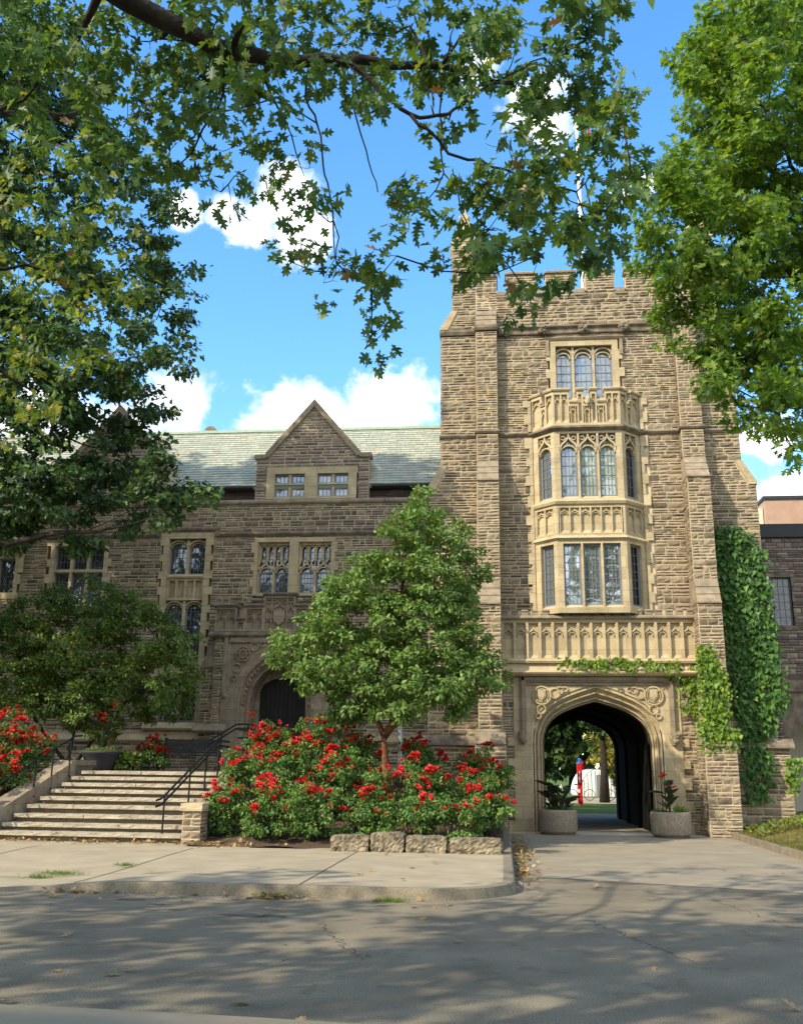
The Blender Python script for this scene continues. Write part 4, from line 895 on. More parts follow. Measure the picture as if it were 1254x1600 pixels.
# slate roof, slate by slate
EY, EZ, RY, RZ = YW+.02, 11.57, 36.25, 14.98
SL = math.hypot(RY-EY, RZ-EZ); dy, dz = (RY-EY)/SL, (RZ-EZ)/SL
rf = MB(lambda u, n, s_: (u, EY+dy*s_-dz*n, EZ+dz*s_+dy*n))
rf.box(-32, -1.3, -.14, -.03, .0, SL)
rq = random.Random(9); nrow = 24
for j in range(nrow):
    x = -26+rq.uniform(0, .3); s0 = SL*j/nrow; s1 = s0+SL/nrow*1.25; hh = .008
    while x < -1.6:
        wd = rq.uniform(.18, .36); e = rq.uniform(-.012, .012); lift = rq.uniform(.0, .012)
        rf.add([(x+.004, .026+lift, s0+e), (x+wd-.004, .026+lift, s0+e), (x+wd-.004, .002, s1), (x+.004, .002, s1), (x+.004, .0, s0+e), (x+wd-.004, .0, s0+e)], [(0, 1, 2, 3), (4, 5, 1, 0)]); x += wd
rf.build('roof', 'slate', HW)
rr_ = MB(); rr_.box(-32, -1.3, RY-.14, RY+.14, RZ-.04, RZ+.07); rr_.add([(-32, RY, RZ), (-1.3, RY, RZ), (-1.3, RY+3.6, RZ-3.4), (-32, RY+3.6, RZ-3.4)], [(0, 1, 2, 3)]); rr_.build('ridge', 'copper', HW)
b = MB(lambda u, n, z: (-11.7+u, 36.3+n, 14.98+z)); b.prism(roundarch(-.26, .26, .0, .28, 12)+[(.26, -.3), (-.26, -.3)], -.16, .16); b.build('roof_vent', 'trim_grey', HW)
bk2 = MB(); bk2.box(-32, -1.3, YW+.6, 39.8, 0, 11.4); bk2.build('rear_wall', 'stone_grey', HW)
# dormers
def dormer(cx, full_=True):
    g = MB(); L0, L1, ZK, ZA = cx-2.06, cx+2.06, 12.62, 14.62
    def pf(z):
        if z < ZK+.05: return (L0, L1)
        h = max(0.02, (ZA-z)/(ZA-ZK)*1.66); return (cx-h, cx+h)
    yf = YW+.02
    g.mi = 1; g.T = front(yf)
    g.prism([(L0, 11.04), (cx-1.7, 11.04), (cx-1.7, 12.28), (L0, 12.28)], -.35, -.0); g.prism([(cx+1.7, 11.04), (L1, 11.04), (L1, 12.28), (cx+1.7, 12.28)], -.35, -.0)
    g.prism([(L0, 12.28), (L1, 12.28), (L1, 12.6), (cx+1.62, 12.65), (cx, 14.6), (cx-1.62, 12.65), (L0, 12.6)], -.35, .0)
    g.mi = 0; g.stones(L0, L1, 11.06, ZA, int(cx*7), holes=((cx-1.66, cx+1.66, 11.0, 12.26),), prof=pf, relief=.035, wmin=.18, wmax=.6, hts=(.075, .09, .105, .12, .14))
    for s_ in (-1, 1):
        xx = L0 if s_ < 0 else L1; g.mi = 1; g.T = IDT; g.box(min(xx, xx-.25*s_), max(xx, xx-.25*s_), yf+.35, yf+1.6, 11.04, 12.55)
    d = g.build('dormer', ['stone_gable', 'mortar'], HW)
    c = MB(front(yf))
    for s_ in (-1, 1):
        a, e = cx+s_*1.72, cx+s_*2.14
        c.prism([(min(a, e), 12.58), (max(a, e), 12.58), (max(a, e), 12.74), (min(a, e), 12.74)], -.40, .08)
        c.prism([(cx+s_*1.74, 12.58), (cx+s_*1.74, 12.80), (cx, 14.84), (cx, 14.60)], -.40, .07); c.prism([(cx+s_*1.62, 12.62), (cx+s_*1.70, 12.66), (cx, 14.66), (cx, 14.55)], .0, .10)
    c.buildeach('gable_coping', 'trim_grey', d)
    s = MB(); 
    for s_ in (-1, 1): s.add([(cx+s_*1.75, yf+.36, 12.62), (cx, yf+.36, 14.66), (cx, yf+4.2, 14.66), (cx+s_*1.75, yf+4.2, 12.62)], [(0, 1, 2, 3)])
    s.build('dormer_roof', 'slate', d)
    f_ = MB(front(yf)); f_.box(cx-1.66, cx+1.66, -.2, .035, 12.0, 12.26)
    for a, e in ((cx-1.66, cx-1.36), (cx-.26, cx+.20), (cx+1.32, cx+1.62)): f_.box(a, e, -.2, .035, 11.06, 12.0)
    for m_ in (cx-.81, cx+.76): f_.box(m_-.05, m_+.05, -.2, -.04, 11.06, 12.0)
    f_.box(cx-1.36, cx-.26, -.2, .02, 11.06, 11.14); f_.box(cx+.20, cx+1.32, -.2, .02, 11.06, 11.14)
    wdw = f_.build('window', 'trim', HW); T = front(yf)
    for a, e in ((cx-1.36, cx-.86), (cx-.76, cx-.26), (cx+.20, cx+.71), (cx+.81, cx+1.32)): light(wdw, T, a, e, 11.14, 11.98, 3, 3, 'glass_blue', n=-.13)
for cx in (-6.66, -14.03, -21.4): dormer(cx)
TWW = front(YW)
# pair of traceried windows above the porch
f_ = MB(TWW); quoins(f_, -8.49, -5.87, 7.55, 9.47, 61, n=.05, wide=.13, reach=.14, back=-.3)
f_.box(-8.62, -5.74, -.3, .055, 9.47, 9.62); f_.box(-7.36, -7.03, -.3, .05, 7.55, 9.47)
for a, c in ((-8.49, -7.36), (-7.03, -5.87)):
    m_ = (a+c)/2; f_.box(m_-.035, m_+.035, -.24, -.08, 7.65, 8.62)
    for p, q in ((a+.02, m_-.03), (m_+.03, c-.02)):
        f_.band(ogee(p, q, 8.42, .36), .055, -.24, -.08); f_.band(roundarch(p+.05, q-.05, 8.38, .20, 8), .035, -.22, -.11)
    for i in range(4):
        p, q = a+.06+(c-a-.12)*i/4, a+.06+(c-a-.12)*(i+1)/4
        f_.band(roundarch(p+.03, q-.03, 9.18, .17, 8)+[(q-.03, 8.86), ((p+q)/2, 8.74), (p+.03, 8.86)], .03, -.22, -.10, True)
        f_.band([(p, 8.7), (p, 9.45)], .035, -.24, -.09)
    f_.box(a, c, -.24, -.09, 9.38, 9.47); f_.box(a, c, -.3, -.02, 7.55, 7.66)
    for p in (a, c-.04): f_.box(p, p+.04, -.3, -.08, 7.66, 9.4)
wdw = f_.build('window', 'trim', HW)
for a, c in ((-8.45, -7.95), (-7.89, -7.40), (-6.99, -6.48), (-6.42, -5.91)):
    light(wdw, TWW, a, c, 7.66, 8.42, 4, 4, 'glass', n=-.26); light(wdw, TWW, a, c, 8.43, 9.4, 3, 4, 'glass', n=-.262, frame=.012)
# tall window bay of two storeys left of the porch
f_ = MB(TWW); quoins(f_, -11.74, -10.40, 2.95, 9.64, 62, n=.05, wide=.20, reach=.13, back=-.3)
f_.box(-12.02, -10.12, -.3, .055, 9.64, 9.74); m_ = -11.07
for z0, z1 in ((8.32, 9.60), (5.3, 7.40), (3.25, 4.7)):
    f_.box(m_-.05, m_+.05, -.26, -.06, z0, z1)
    for a, c in ((-11.74, m_-.05), (m_+.05, -10.40)):
        f_.band(roundarch(a, c, z1-.24, .22, 10), .042, -.26, -.06); f_.band(roundarch(a+.06, c-.06, z1-.27, .17, 8), .022, -.22, -.10)
f_.profile(-11.74, -10.40, [(-.3, 8.2), (.02, 8.2), (.05, 8.26), (.0, 8.34), (-.3, 8.36)]); f_.box(-11.74, -10.40, -.3, -.14, 7.4, 8.2); f_.box(-11.74, -10.40, -.14, -.03, 7.42, 7.50); f_.box(-11.74, -10.40, -.14, -.03, 8.12, 8.2)
for u in (-11.70, -11.40, -11.07, -10.74, -10.44): f_.box(u-.04, u+.04, -.14, -.03, 7.5, 8.12)
f_.box(-11.74, -10.40, -.3, -.1, 4.7, 5.3); f_.profile(-12.2, -9.95, [(-.3, 2.95), (.12, 2.95), (.16, 3.02), (.03, 3.2), (-.3, 3.25)])
wdw = f_.build('window', 'trim', HW)
for z0, z1, nr in ((8.36, 9.58, 6), (5.3, 7.38, 7), (3.25, 4.68, 5)):
    for a, c in ((-11.74, m_-.05), (m_+.05, -10.40)): light(wdw, TWW, a, c, z0, z1, 4, nr, 'glass', n=-.24)
# six-light window
f_ = MB(TWW); quoins(f_, -15.97, -14.12, 7.2, 9.42, 63, n=.05, wide=.16, reach=.14, back=-.3); f_.box(-16.28, -13.98, -.3, .055, 9.42, 9.55); f_.box(-16.28, -13.98, -.3, .06, 6.95, 7.2)
f_.box(-15.97, -14.12, -.26, -.04, 8.46, 8.56)
for u in (-15.36, -14.74): f_.box(u-.045, u+.045, -.26, -.05, 7.2, 8.46); f_.box(u-.045, u+.045, -.26, -.05, 8.56, 9.42)
wdw = f_.build('window', 'trim', HW)
for a, c in ((-15.97, -15.405), (-15.315, -14.785), (-14.695, -14.12)):
    light(wdw, TWW, a, c, 7.2, 8.46, 4, 4, 'glass', n=-.22); light(wdw, TWW, a, c, 8.56, 9.42, 4, 3, 'glass', n=-.22)
f_ = MB(TWW); quoins(f_, -18.05, -17.42, 7.72, 8.98, 64, n=.05, wide=.14, reach=.1, back=-.3); f_.box(-18.3, -17.2, -.3, .055, 8.98, 9.12); f_.box(-18.3, -17.2, -.3, .06, 7.5, 7.72); f_.box(-17.3, -17.12, .0, .09, 8.45, 9.16)
wdw = f_.build('window', 'trim', HW); light(wdw, TWW, -18.05, -17.42, 7.72, 8.98, 3, 4, 'glass', n=-.2)
# base mouldings
bm_ = MB(TWW); 
for a, c in ((-24, -9.7), (-5.2, -2.0)): bm_.profile(a, c, [(-.05, 2.55), (.10, 2.55), (.14, 2.62), (.04, 2.8), (.04, 2.9), (-.05, 2.95)])
bm_.buildeach('base_mould', 'trim', HW)
# entrance porch
PC, YP = -7.40, 31.5
PI_ = [(.95, 1.65), (.95, 2.6), (.95, 3.78), (.93, 4.05), (.86, 4.32), (.74, 4.56), (.57, 4.77), (.36, 4.94), (.17, 5.06), (0, 5.14)]
PO_ = [(1.27, 1.65), (1.27, 2.6), (1.27, 3.78), (1.24, 4.15), (1.14, 4.52), (.97, 4.84), (.74, 5.10), (.47, 5.30), (.22, 5.42), (0, 5.50)]
pin, pout = full(PI_, PC), full(PO_, PC); kp = len(pin)
po = MB(); po.mi = 1; po.box(-9.55, PC-1.25, YP+.05, YW, 1.6, 6.1); po.box(PC+1.25, -5.25, YP+.05, YW, 1.6, 6.1)
po.mi = 0; po.T = front(YP+.045); po.stones(-9.55, -9.05, 1.65, 5.95, 71, wmin=.15, wmax=.34, relief=.04); po.stones(-5.75, -5.25, 1.65, 5.95, 72, wmin=.15, wmax=.34, relief=.04)
po.T = leftf(-9.55); po.stones(YP, YW, 1.65, 5.95, 73, wmin=.15, wmax=.34)
po.T = IDT; po.mi = 1; po.box(-10.05, -9.57, YP+.35, YW, 1.6, 5.0); po.mi = 0; po.T = front(YP+.35); po.stones(-10.05, -9.57, 1.65, 5.0, 74, wmin=.15, wmax=.34, relief=.045)
po.T = leftf(-10.05); po.stones(YP+.35, YW, 1.65, 5.0, 75, wmin=.15, wmax=.34)
po.buildeach('porch_pier', ['stone_grey', 'mortar'], HW); porch = HW
TP = front(YP)
b = MB(TP); b.prism([(-10.1, 5.0), (-9.55, 5.0), (-9.55, 5.95), (-9.66, 5.95)], -1.0, -.28); b.profile(-10.12, -9.0, [(-.9, 2.85), (.10, 2.85), (.14, 2.92), (.03, 3.12), (-.9, 3.14)]); b.profile(-5.8, -5.15, [(-.9, 2.85), (.10, 2.85), (.14, 2.92), (.03, 3.12), (-.9, 3.14)]); b.buildeach('weathering', 'trim_grey', porch)
b = MB(TP)
prof = [(0, -.30), (.12, -.30), (.2, -.2), (.38, -.24), (.62, -.14), (.74, -.14), (.84, -.02), (1, .0)]
rings = [[(ui+(uo-ui)*s_, n_, zi+(zo-zi)*s_) for (ui, zi), (uo, zo) in zip(pin, pout)] for s_, n_ in prof]
for r0, r1 in zip(rings[:-1], rings[1:]): b.add(r0+r1, [(i, i+1, kp+i+1, kp+i) for i in range(kp-1)])
b.add(rings[0]+[(u, -1.12, z) for u, n_, z in rings[0]], [(i, i+1, kp+i+1, kp+i) for i in range(kp-1)])
for i in range(2, kp-2):                     # carved foliage in the hollow moulding
    for (u, z) in ([((pin[i][0]+pout[i][0])/2, (pin[i][1]+pout[i][1])/2)] + ([((pin[i][0]+pout[i][0]+pin[i+1][0]+pout[i+1][0])/4, (pin[i][1]+pout[i][1]+pin[i+1][1]+pout[i+1][1])/4)] if i < kp-3 else [])): b.lump((u, -.17, z), (.05, .06, .07), rg)
b.build('door_arch', 'trim_grey', porch)
b = MB(TP); FL, FRR, FT = PC-1.62, PC+1.62, 5.88; fr = []
for (u, z) in pout:
    du = u-PC
    if z <= 3.8: fr.append((FL if du < 0 else FRR, z)); continue
    q_ = min(1.62/max(abs(du), 1e-6), (FT-3.8)/(z-3.8)); fr.append((PC+du*q_, 3.8+(z-3.8)*q_))
for cu in (FL, FRR): i = min(range(len(fr)), key=lambda i: (fr[i][0]-cu)**2+(fr[i][1]-FT)**2); fr[i] = (cu, FT)
b.add([(u, -.02, z) for u, z in pout]+[(u, -.02, z) for u, z in fr], [(i, i+1, kp+i+1, kp+i) for i in range(kp-1)])
for s_ in (-1, 1):
    for u, z, r_ in ((PC+s_*1.16, 5.42, .24), (PC+s_*1.16, 5.42, .13), (PC+s_*1.34, 4.95, .14), (PC+s_*.78, 5.66, .14), (PC+s_*1.42, 4.62, .08), (PC+s_*.50, 5.74, .09)): b.band(circle(u, z, r_, 16), .04, -.02, .05, True)
    for q in range(8): a = q*math.pi/4; b.lump((PC+s_*1.16+.18*math.cos(a), .02, 5.42+.18*math.sin(a)), (.03, .03, .03), rg)
    u0 = PC+s_*1.68; b.box(min(u0, u0+s_*.12), max(u0, u0+s_*.12), -.05, .10, 4.2, 5.95); b.box(min(u0+s_*.14, u0+s_*.0), max(u0+s_*.14, u0), -.05, .02, 1.65, 4.2)
    b.box(min(PC+s_*1.62, u0), max(PC+s_*1.62, u0), -.05, -.005, 1.65, 5.9)
    for q in range(5): b.lump((u0+s_*.06+rg.uniform(-.05, .05), .08, 4.10+rg.uniform(-.09, .09)), (.07, .07, .07), rg)
b.box(FL, FRR, -.05, .06, 5.80, 5.95)
b.build('arch_surround', 'trim_grey', porch)
b = MB(TP); b.profile(-9.72, -5.08, [(-1.0, 5.95), (.06, 5.95), (.14, 6.04), (.12, 6.12), (.0, 6.17), (-1.0, 6.2)])
for a, c, z in ((-9.66, -8.82, 7.0), (-8.60, -7.90, 7.0), (-7.98, -6.82, 7.38), (-6.90, -6.2, 7.0), (-5.98, -5.14, 7.0), (-8.84, -8.58, 6.54), (-6.22, -5.96, 6.54)):
    b.profile(a, c, [(-.4, z), (.05, z), (.09, z+.06), (.05, z+.11), (-.4, z+.12)])
b.buildeach('parapet_coping', 'trim_dark', porch)
b = MB(TP)
for a, c, z in ((-9.6, -8.86, 7.0), (-8.56, -7.94, 7.0), (-7.94, -6.86, 7.38), (-6.86, -6.24, 7.0), (-5.94, -5.2, 7.0), (-8.86, -8.56, 6.54), (-6.24, -5.94, 6.54)):
    b.box(a, c, -.38, -.08, 6.18, z); b.box(a, a+.06, -.08, .0, 6.18, z); b.box(c-.06, c, -.08, .0, 6.18, z); b.box(a+.06, c-.06, -.08, .0, z-.07, z); b.box(a+.06, c-.06, -.08, .0, 6.18, 6.26)
    if z < 7.2:
        n_ = 2
        for i in range(n_):
            p, q = a+.06+(c-a-.12)*i/n_, a+.06+(c-a-.12)*(i+1)/n_; zz = z-.30 if z > 6.9 else z-.2
            if i: b.box(p-.015, p+.015, -.08, -.01, 6.26, zz)
            b.band(ogee(p+.01, q-.01, zz-.12, .14), .025, -.08, -.015); b.band(roundarch(p+.03, q-.03, zz-.18, .09, 6), .02, -.08, -.03)
            if z > 6.9: b.band(circle((p+q)/2, z-.16, .07, 10), .022, -.08, -.02, True)
    else:
        for u in (PC-.26, PC+.26): b.box(u-.02, u+.02, -.08, -.01, 6.26, 7.3)
        for p, q in ((a+.06, PC-.28), (PC+.28, c-.06)):
            for zz in (6.62, 6.98): b.band(ogee(p, q, zz-.12, .16), .025, -.08, -.015); b.band(roundarch(p+.03, q-.03, zz-.16, .09, 6), .02, -.08, -.03)
        for i in range(5): b.band(circle(a+.16+(c-a-.32)*i/4, 7.2, .075, 10), .022, -.08, -.02, True)
        b.band(ogee(PC-.24, PC+.24, 6.86, .26), .03, -.08, -.01); b.prism(shield(PC, 6.62, .40, .50), -.08, .03); b.prism(shield(PC, 6.625, .33, .42), .03, .042)
        for zz in (6.68, 6.58): b.prism([(PC-.1, zz), (PC+.1, zz), (PC+.08, zz+.05), (PC-.08, zz+.05)], .042, .06)
b.build('carved_parapet', 'trim_grey', porch)
b = MB(front(YP+1.05)); b.prism([(PC-.98, 1.6), (PC-.80, 1.6), (PC-.80, 4.25), (PC-.70, 4.48), (PC-.45, 4.64), (PC, 4.74), (PC+.45, 4.64), (PC+.70, 4.48), (PC+.80, 4.25), (PC+.80, 1.6), (PC+.98, 1.6), (PC+.98, 5.3), (PC-.98, 5.3)], -.15, .0); b.build('inner_doorway', 'trim_grey', porch)
dr = MB(front(YP+1.2))
for s_ in (-1, 1): dr.box(min(PC+s_*.01, PC+s_*.85), max(PC+s_*.01, PC+s_*.85), -.06, .0, 1.66, 4.8)
for i in range(11): u = PC-.75+i*.15; dr.box(u-.008, u+.008, .0, .02, 1.7, 4.75)
dr.build('door', 'door', HW)

# ================================================================== RIGHT-HAND WING, FAR BUILDING
M['annex'] = M['stone_gable']  # darker stone borrowed to paint shade into the annex walls
RWG = thing('stone_annex', 'shade-painted sandstone annex right of the tower with flat roof and one leaded window', 'building', (14, 36, 0))
rw = MB(); rw.mi = 1
for x0, x1, z0, z1 in ((7.5, 9.75, 0, 10.3), (10.6, 30, 5, 10.3), (9.75, 10.6, 8.75, 10.3), (9.75, 10.6, 5.0, 6.95), (7.5, 9.9, 0, 5), (16, 30, 0, 5)): rw.box(x0, x1, 36, 36.4, z0, z1)
rw.box(7.5, 30, 39.5, 44, 0, 10.3); rw.box(7.5, 30, 36.4, 39.5, 5.0, 5.2); rw.box(7.5, 30, 36.4, 44, 10.0, 10.3)
rw.mi = 0; rw.T = front(36); rw.stones(7.5, 22, 5.2, 10.2, 81, holes=((9.75, 10.6, 6.95, 8.75),)); rw.stones(7.5, 9.9, 0, 5.2, 82)
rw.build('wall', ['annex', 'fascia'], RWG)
b = MB(front(36)); b.profile(7.4, 30, [(-8, 10.25), (.12, 10.25), (.12, 10.75), (-8, 10.75)]); b.build('roof', 'gutter', RWG)
b = MB(front(36)); b.box(7.5, 30, .0, .08, 4.6, 5.0); b.build('string_course', 'trim_dark', RWG)
b = MB(front(36)); quoins(b, 9.75, 10.6, 6.95, 8.75, 83, wide=.0, reach=.12); b.box(9.7, 10.72, -.2, .05, 6.80, 6.95); b.box(9.7, 10.72, -.2, .05, 8.75, 8.88); wdw = b.build('window', 'trim_dark', RWG); light(wdw, front(36), 9.75, 10.6, 6.95, 8.75, 4, 6, 'glass_dark', n=-.15)
ar = MB(front(36.02)); pa = [(9.9, 0), (9.9, 2.2)]+[(9.9+3.0*(1-math.cos(a)), 2.2+2.0*math.sin(a)) for a in np.linspace(.1, math.pi-.1, 12)]+[(15.9, 2.2), (15.9, 0)]
ar.add([(u, .02, z) for u, z in pa]+[(max(9.9, min(16, 12.9+(u-12.9)*1.6)), .02, 5 if z > 2.3 else z) for u, z in pa], [(i, i+1, len(pa)+i+1, len(pa)+i) for i in range(len(pa)-1)]); ar.build('archway', 'trim_dark', RWG)
b = MB(front(39.4)); b.box(10.2, 15.6, -.1, .0, .0, 4.2); b.build('passage_screen', 'cream', RWG)
FB = thing('brick_block', 'plain tan brick block rising beyond the annex roof, cream stair tower beside it', 'building', (24, 60, 0))
b = MB(); b.box(16.55, 40, 60, 75, 0, 18.35); b.build('wall', 'tan_brick', FB)
b = MB(); b.box(16.45, 40.1, 59.9, 75.1, 18.35, 18.55); b.build('roof_edge', 'gutter', FB)
b = MB(); b.box(15.9, 16.5, 60.4, 66, 0, 17.9); b.build('stair_tower', 'cream', FB)

# ================================================================== BEYOND THE PASSAGE
def A_(px): return float(at(px, 1240, 72)[0])
HX0, HX1 = A_(906), A_(960)
HUT = thing('quonset_hut', 'white ribbed arched hut with dark double doors beyond the passage', 'hut', ((HX0+HX1)/2, 72, 0))
b = MB(front(72)); ra = roundarch(HX0, HX1, 0, 1.85, 18); b.prism(ra, -10, .0); b.build('shell', 'membrane', HUT)
b = MB(front(72)); 
for i in range(1, 9): u = HX0+(HX1-HX0)*i/9; h = 1.8*math.sqrt(max(0, 1-((u-(HX0+HX1)/2)/((HX1-HX0)/2))**2)); b.box(u-.02, u+.02, .0, .03, 0, h)
for q in (0, 3.3, 6.6): b.band(roundarch(HX0-.02, HX1+.02, 0, 1.88, 18), .06, -q-.06, -q)
b.buildeach('rib', 'steel', HUT)
b = MB(front(72)); m_ = HX0+(HX1-HX0)*.62; b.box(m_-.34, m_-.03, .035, .08, 0, 1.5); b.box(m_+.03, m_+.34, .035, .08, 0, 1.5); b.build('door', 'lead', HUT)
EP = thing('emergency_pole', 'red emergency call pole with blue lamp on top, beyond the passage', 'call pole', (4.15, 55, 0))
b = MB(); b.box(4.02, 4.28, 54.9, 55.15, 0, 2.15); b.build('post', 'red', EP)
b = MB(); b.box(4.04, 4.14, 54.86, 54.9, .62, .80); b.box(4.12, 4.17, 54.86, 54.9, 1.15, 1.75); b.build('panel', 'white', EP)
b = MB(); b.lathe((4.15, 55.05, 2.15), [(.17, 0), (.17, .06), (.12, .08), (.12, .24), (.05, .28)], 12); b.build('lamp', 'blue_lamp', EP)
b = MB(); b.box(4.28, 4.36, 54.95, 55.1, 1.8, 2.3); b.build('speaker_box', 'red', EP)
def fence_bikes():
    bk = thing('parked_bicycle', 'grey bicycle leaning on the rack, left of the call pole beyond the passage', 'bicycle', (3.2, 62, 0), 'bicycles beyond the passage')
    for sx in (-.52, .52):
        b = MB(lambda u, n, z: (3.2+sx+u, 62-n, .34+z)); b.band(circle(0, 0, .32, 20), .035, -.02, .02, True); wv = b.build('wheel', 'tyre', bk)
        b = MB(lambda u, n, z: (3.2+sx+u, 62-n, .34+z))
        for q in range(4): a = q*math.pi/4; b.band([(-.3*math.cos(a), -.3*math.sin(a)), (.3*math.cos(a), .3*math.sin(a))], .012, -.005, .005)
        b.build('spokes', 'steel', wv)
    b = MB()
    for p, q in (((2.68, .34), (2.95, .80)), ((2.95, .80), (3.55, .82)), ((3.55, .82), (3.15, .32)), ((3.15, .32), (2.95, .80)), ((3.15, .32), (2.68, .34)), ((3.55, .82), (3.72, .34)), ((3.55, .82), (3.52, 1.0)), ((2.95, .80), (2.92, .92))): b.tube([(p[0], 62, p[1]), (q[0], 62, q[1])], .02, 6)
    b.build('frame', 'white', bk)
    b = MB(); b.tube([(3.52, 61.75, 1.0), (3.52, 62.25, 1.0)], .02, 6); b.build('handlebar', 'black', bk)
    b = MB(); b.lump((2.92, 62, .95), (.13, .07, .04), rg, rough=.05); b.build('saddle', 'black', bk)
    return bk
def copy_tree(o, parent=None):
    c = o.copy(); col.objects.link(c); c.parent = parent; ROOT[c.name] = ROOT[o.name]
    for ch in list(o.children): copy_tree(ch, c)
    return c
bk0 = fence_bikes()
for x, lb in ((4.75, 'grey bicycle leaning on the rack, just right of the red call pole'), (7.0, 'grey bicycle at the rack, right of the tree trunk seen through the passage')):
    c = copy_tree(bk0); c.location = (x, 62.3, 0); c['label'] = lb

# ================================================================== STEPS, CHEEKS, RAILS
ST = thing('stone_steps', 'broad flight of nine rough limestone steps rising to the entrance terrace', 'steps', (-9.2, 21.5, .15))
zs = [.34, .50, .68, .87, 1.04, 1.20, 1.35, 1.50, 1.64]; xl_ = [-11.45, -11.3, -11.25, -11.15, -11.05, -10.98, -10.9, -10.86, -10.78]
xr_ = [-6.98]*9
for i, z in enumerate(zs):
    y = 21.5+.4*i; zb = (zs[i-1] if i else .1); rs_ = random.Random(40+i); st_ = MB(); x = xl_[i]; cuts = [x]
    while cuts[-1] < xr_[i]-2.2: cuts.append(cuts[-1]+rs_.uniform(1.1, 2.0))
    cuts.append(xr_[i])
    for a, c in zip(cuts[:-1], cuts[1:]): rough_block(a+.006, c-.006, y-.085, y+.44, z-.08, z, .014, int(i*31+a*9), mb=st_, nz=2, ny=3, nx=max(4, int((c-a)/.11)))
    t = st_.build('step', 'tread', ST)
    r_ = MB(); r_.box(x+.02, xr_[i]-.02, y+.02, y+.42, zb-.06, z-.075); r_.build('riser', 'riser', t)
ckL = thing('cheek_wall', 'sloping stone cheek wall along the left edge of the steps', 'wall', (-11.6, 22, .15))
b = MB(lambda u, n, z: (-11.62+u*.0+.16*((n-21.2)/3.6)+u, n, z)); 
def slope_wall(b, u0, u1, y0, y1, za, zb2, z0=0.05): b.add([(u0, y0, z0), (u1, y0, z0), (u1, y1, z0), (u0, y1, z0), (u0, y0, za), (u1, y0, za), (u1, y1, zb2), (u0, y1, zb2)], [(0, 3, 2, 1), (4, 5, 6, 7), (0, 1, 5, 4), (1, 2, 6, 5), (2, 3, 7, 6), (3, 0, 4, 7)])
b = MB(lambda u, n, z: (u+.16*(n-21.2)/1.0, n, z)); slope_wall(b, -11.95, -11.6, 20.9, 24.7, .24, 1.76); slope_wall(b, -11.95, -11.6, 24.7, 25.6, 1.76, 1.76); b.build('wall', 'kerb', ckL)
b = MB(lambda u, n, z: (u+.16*(n-21.2)/1.0, n, z)); slope_wall(b, -12.0, -11.55, 20.85, 24.72, .36, 1.90, .25); slope_wall(b, -12.0, -11.55, 24.72, 25.65, 1.90, 1.90, 1.77); b.build('coping', 'trim_grey', ckL)
ckR = thing('cheek_wall', 'short square stone pier and sloping cheek wall between the steps and the rose bed', 'wall', (-6.75, 22, .15))
b = MB(); b.T = front(21.35); b.stones(-6.95, -6.55, .15, .84, 91, wmin=.18, wmax=.36, relief=.03, hts=(.13, .16, .18)); b.T = leftf(-6.95); b.stones(21.35, 21.85, .15, .84, 92, wmin=.2, wmax=.4, relief=.03, hts=(.13, .16, .18)); b.T = rightf(-6.55); b.stones(21.35, 21.85, .15, .84, 93, wmin=.2, wmax=.4, relief=.03); b.T = IDT; b.mi = 1; b.box(-6.95, -6.55, 21.35, 21.85, .1, .84); b.build('pier', ['stone', 'mortar'], ckR)
rough_block(-6.99, -6.51, 21.28, 21.9, .845, 1.0, .012, 94).build('pier_cap', 'trim_pale', ckR)
b = MB(); slope_wall(b, -6.93, -6.6, 21.9, 25.0, .75, 2.0); b.build('wall', 'trim_grey', ckR)
def rail(label, pts, posts, rad=.024, twin=0, group='black handrails at the steps', base=None):
    t = thing('handrail', label, 'handrail', base or posts[0][0], group)
    for dz_ in ([0, -twin] if twin else [0]):
        b = MB(); b.tube([(x, y, z+dz_) for x, y, z in pts], rad, 8); b.build('rail', 'black', t)
    for (x, y, z), top in posts:
        b = MB(); b.tube([(x, y, z), (x, y, top)], .022, 8); b.lathe((x, y, z), [(.06, 0), (.06, .012), (.03, .02)], 10); b.build('post', 'black', t)
    return t
rail('long single black handrail up the left side of the steps', [(-11.72, 21.0, 1.02), (-11.6, 21.35, 1.12), (-11.02, 24.6, 2.50), (-10.98, 24.95, 2.52)],
     [((-11.56, 21.45, .16), 1.16), ((-11.27, 23.1, 1.03), 1.86), ((-11.16, 23.75, 1.19), 2.14), ((-11.04, 24.45, 1.5), 2.44)])
rail('twin-tube black handrail down the right side of the steps beside the rose bed', [(-7.55, 21.28, 1.05), (-7.5, 21.42, 1.08), (-7.47, 21.55, 1.14), (-7.2, 24.4, 2.38), (-7.18, 24.7, 2.42), (-7.0, 24.9, 2.40)],
     [((-7.48, 21.6, .15), 1.15), ((-7.35, 22.9, .87), 1.74), ((-7.26, 23.8, 1.20), 2.13), ((-7.19, 24.6, 1.5), 2.42)], twin=.13)
rail('short bent black handrail on the terrace in front of the porch', [(-8.33, 27.2, 2.45), (-8.1, 27.5, 2.62), (-7.72, 28.1, 2.98), (-7.4, 28.4, 3.0), (-7.25, 28.5, 2.95)],
     [((-8.3, 27.25, 1.64), 2.48), ((-8.02, 27.65, 1.64), 2.72), ((-7.45, 28.4, 1.64), 3.0)], twin=.12)
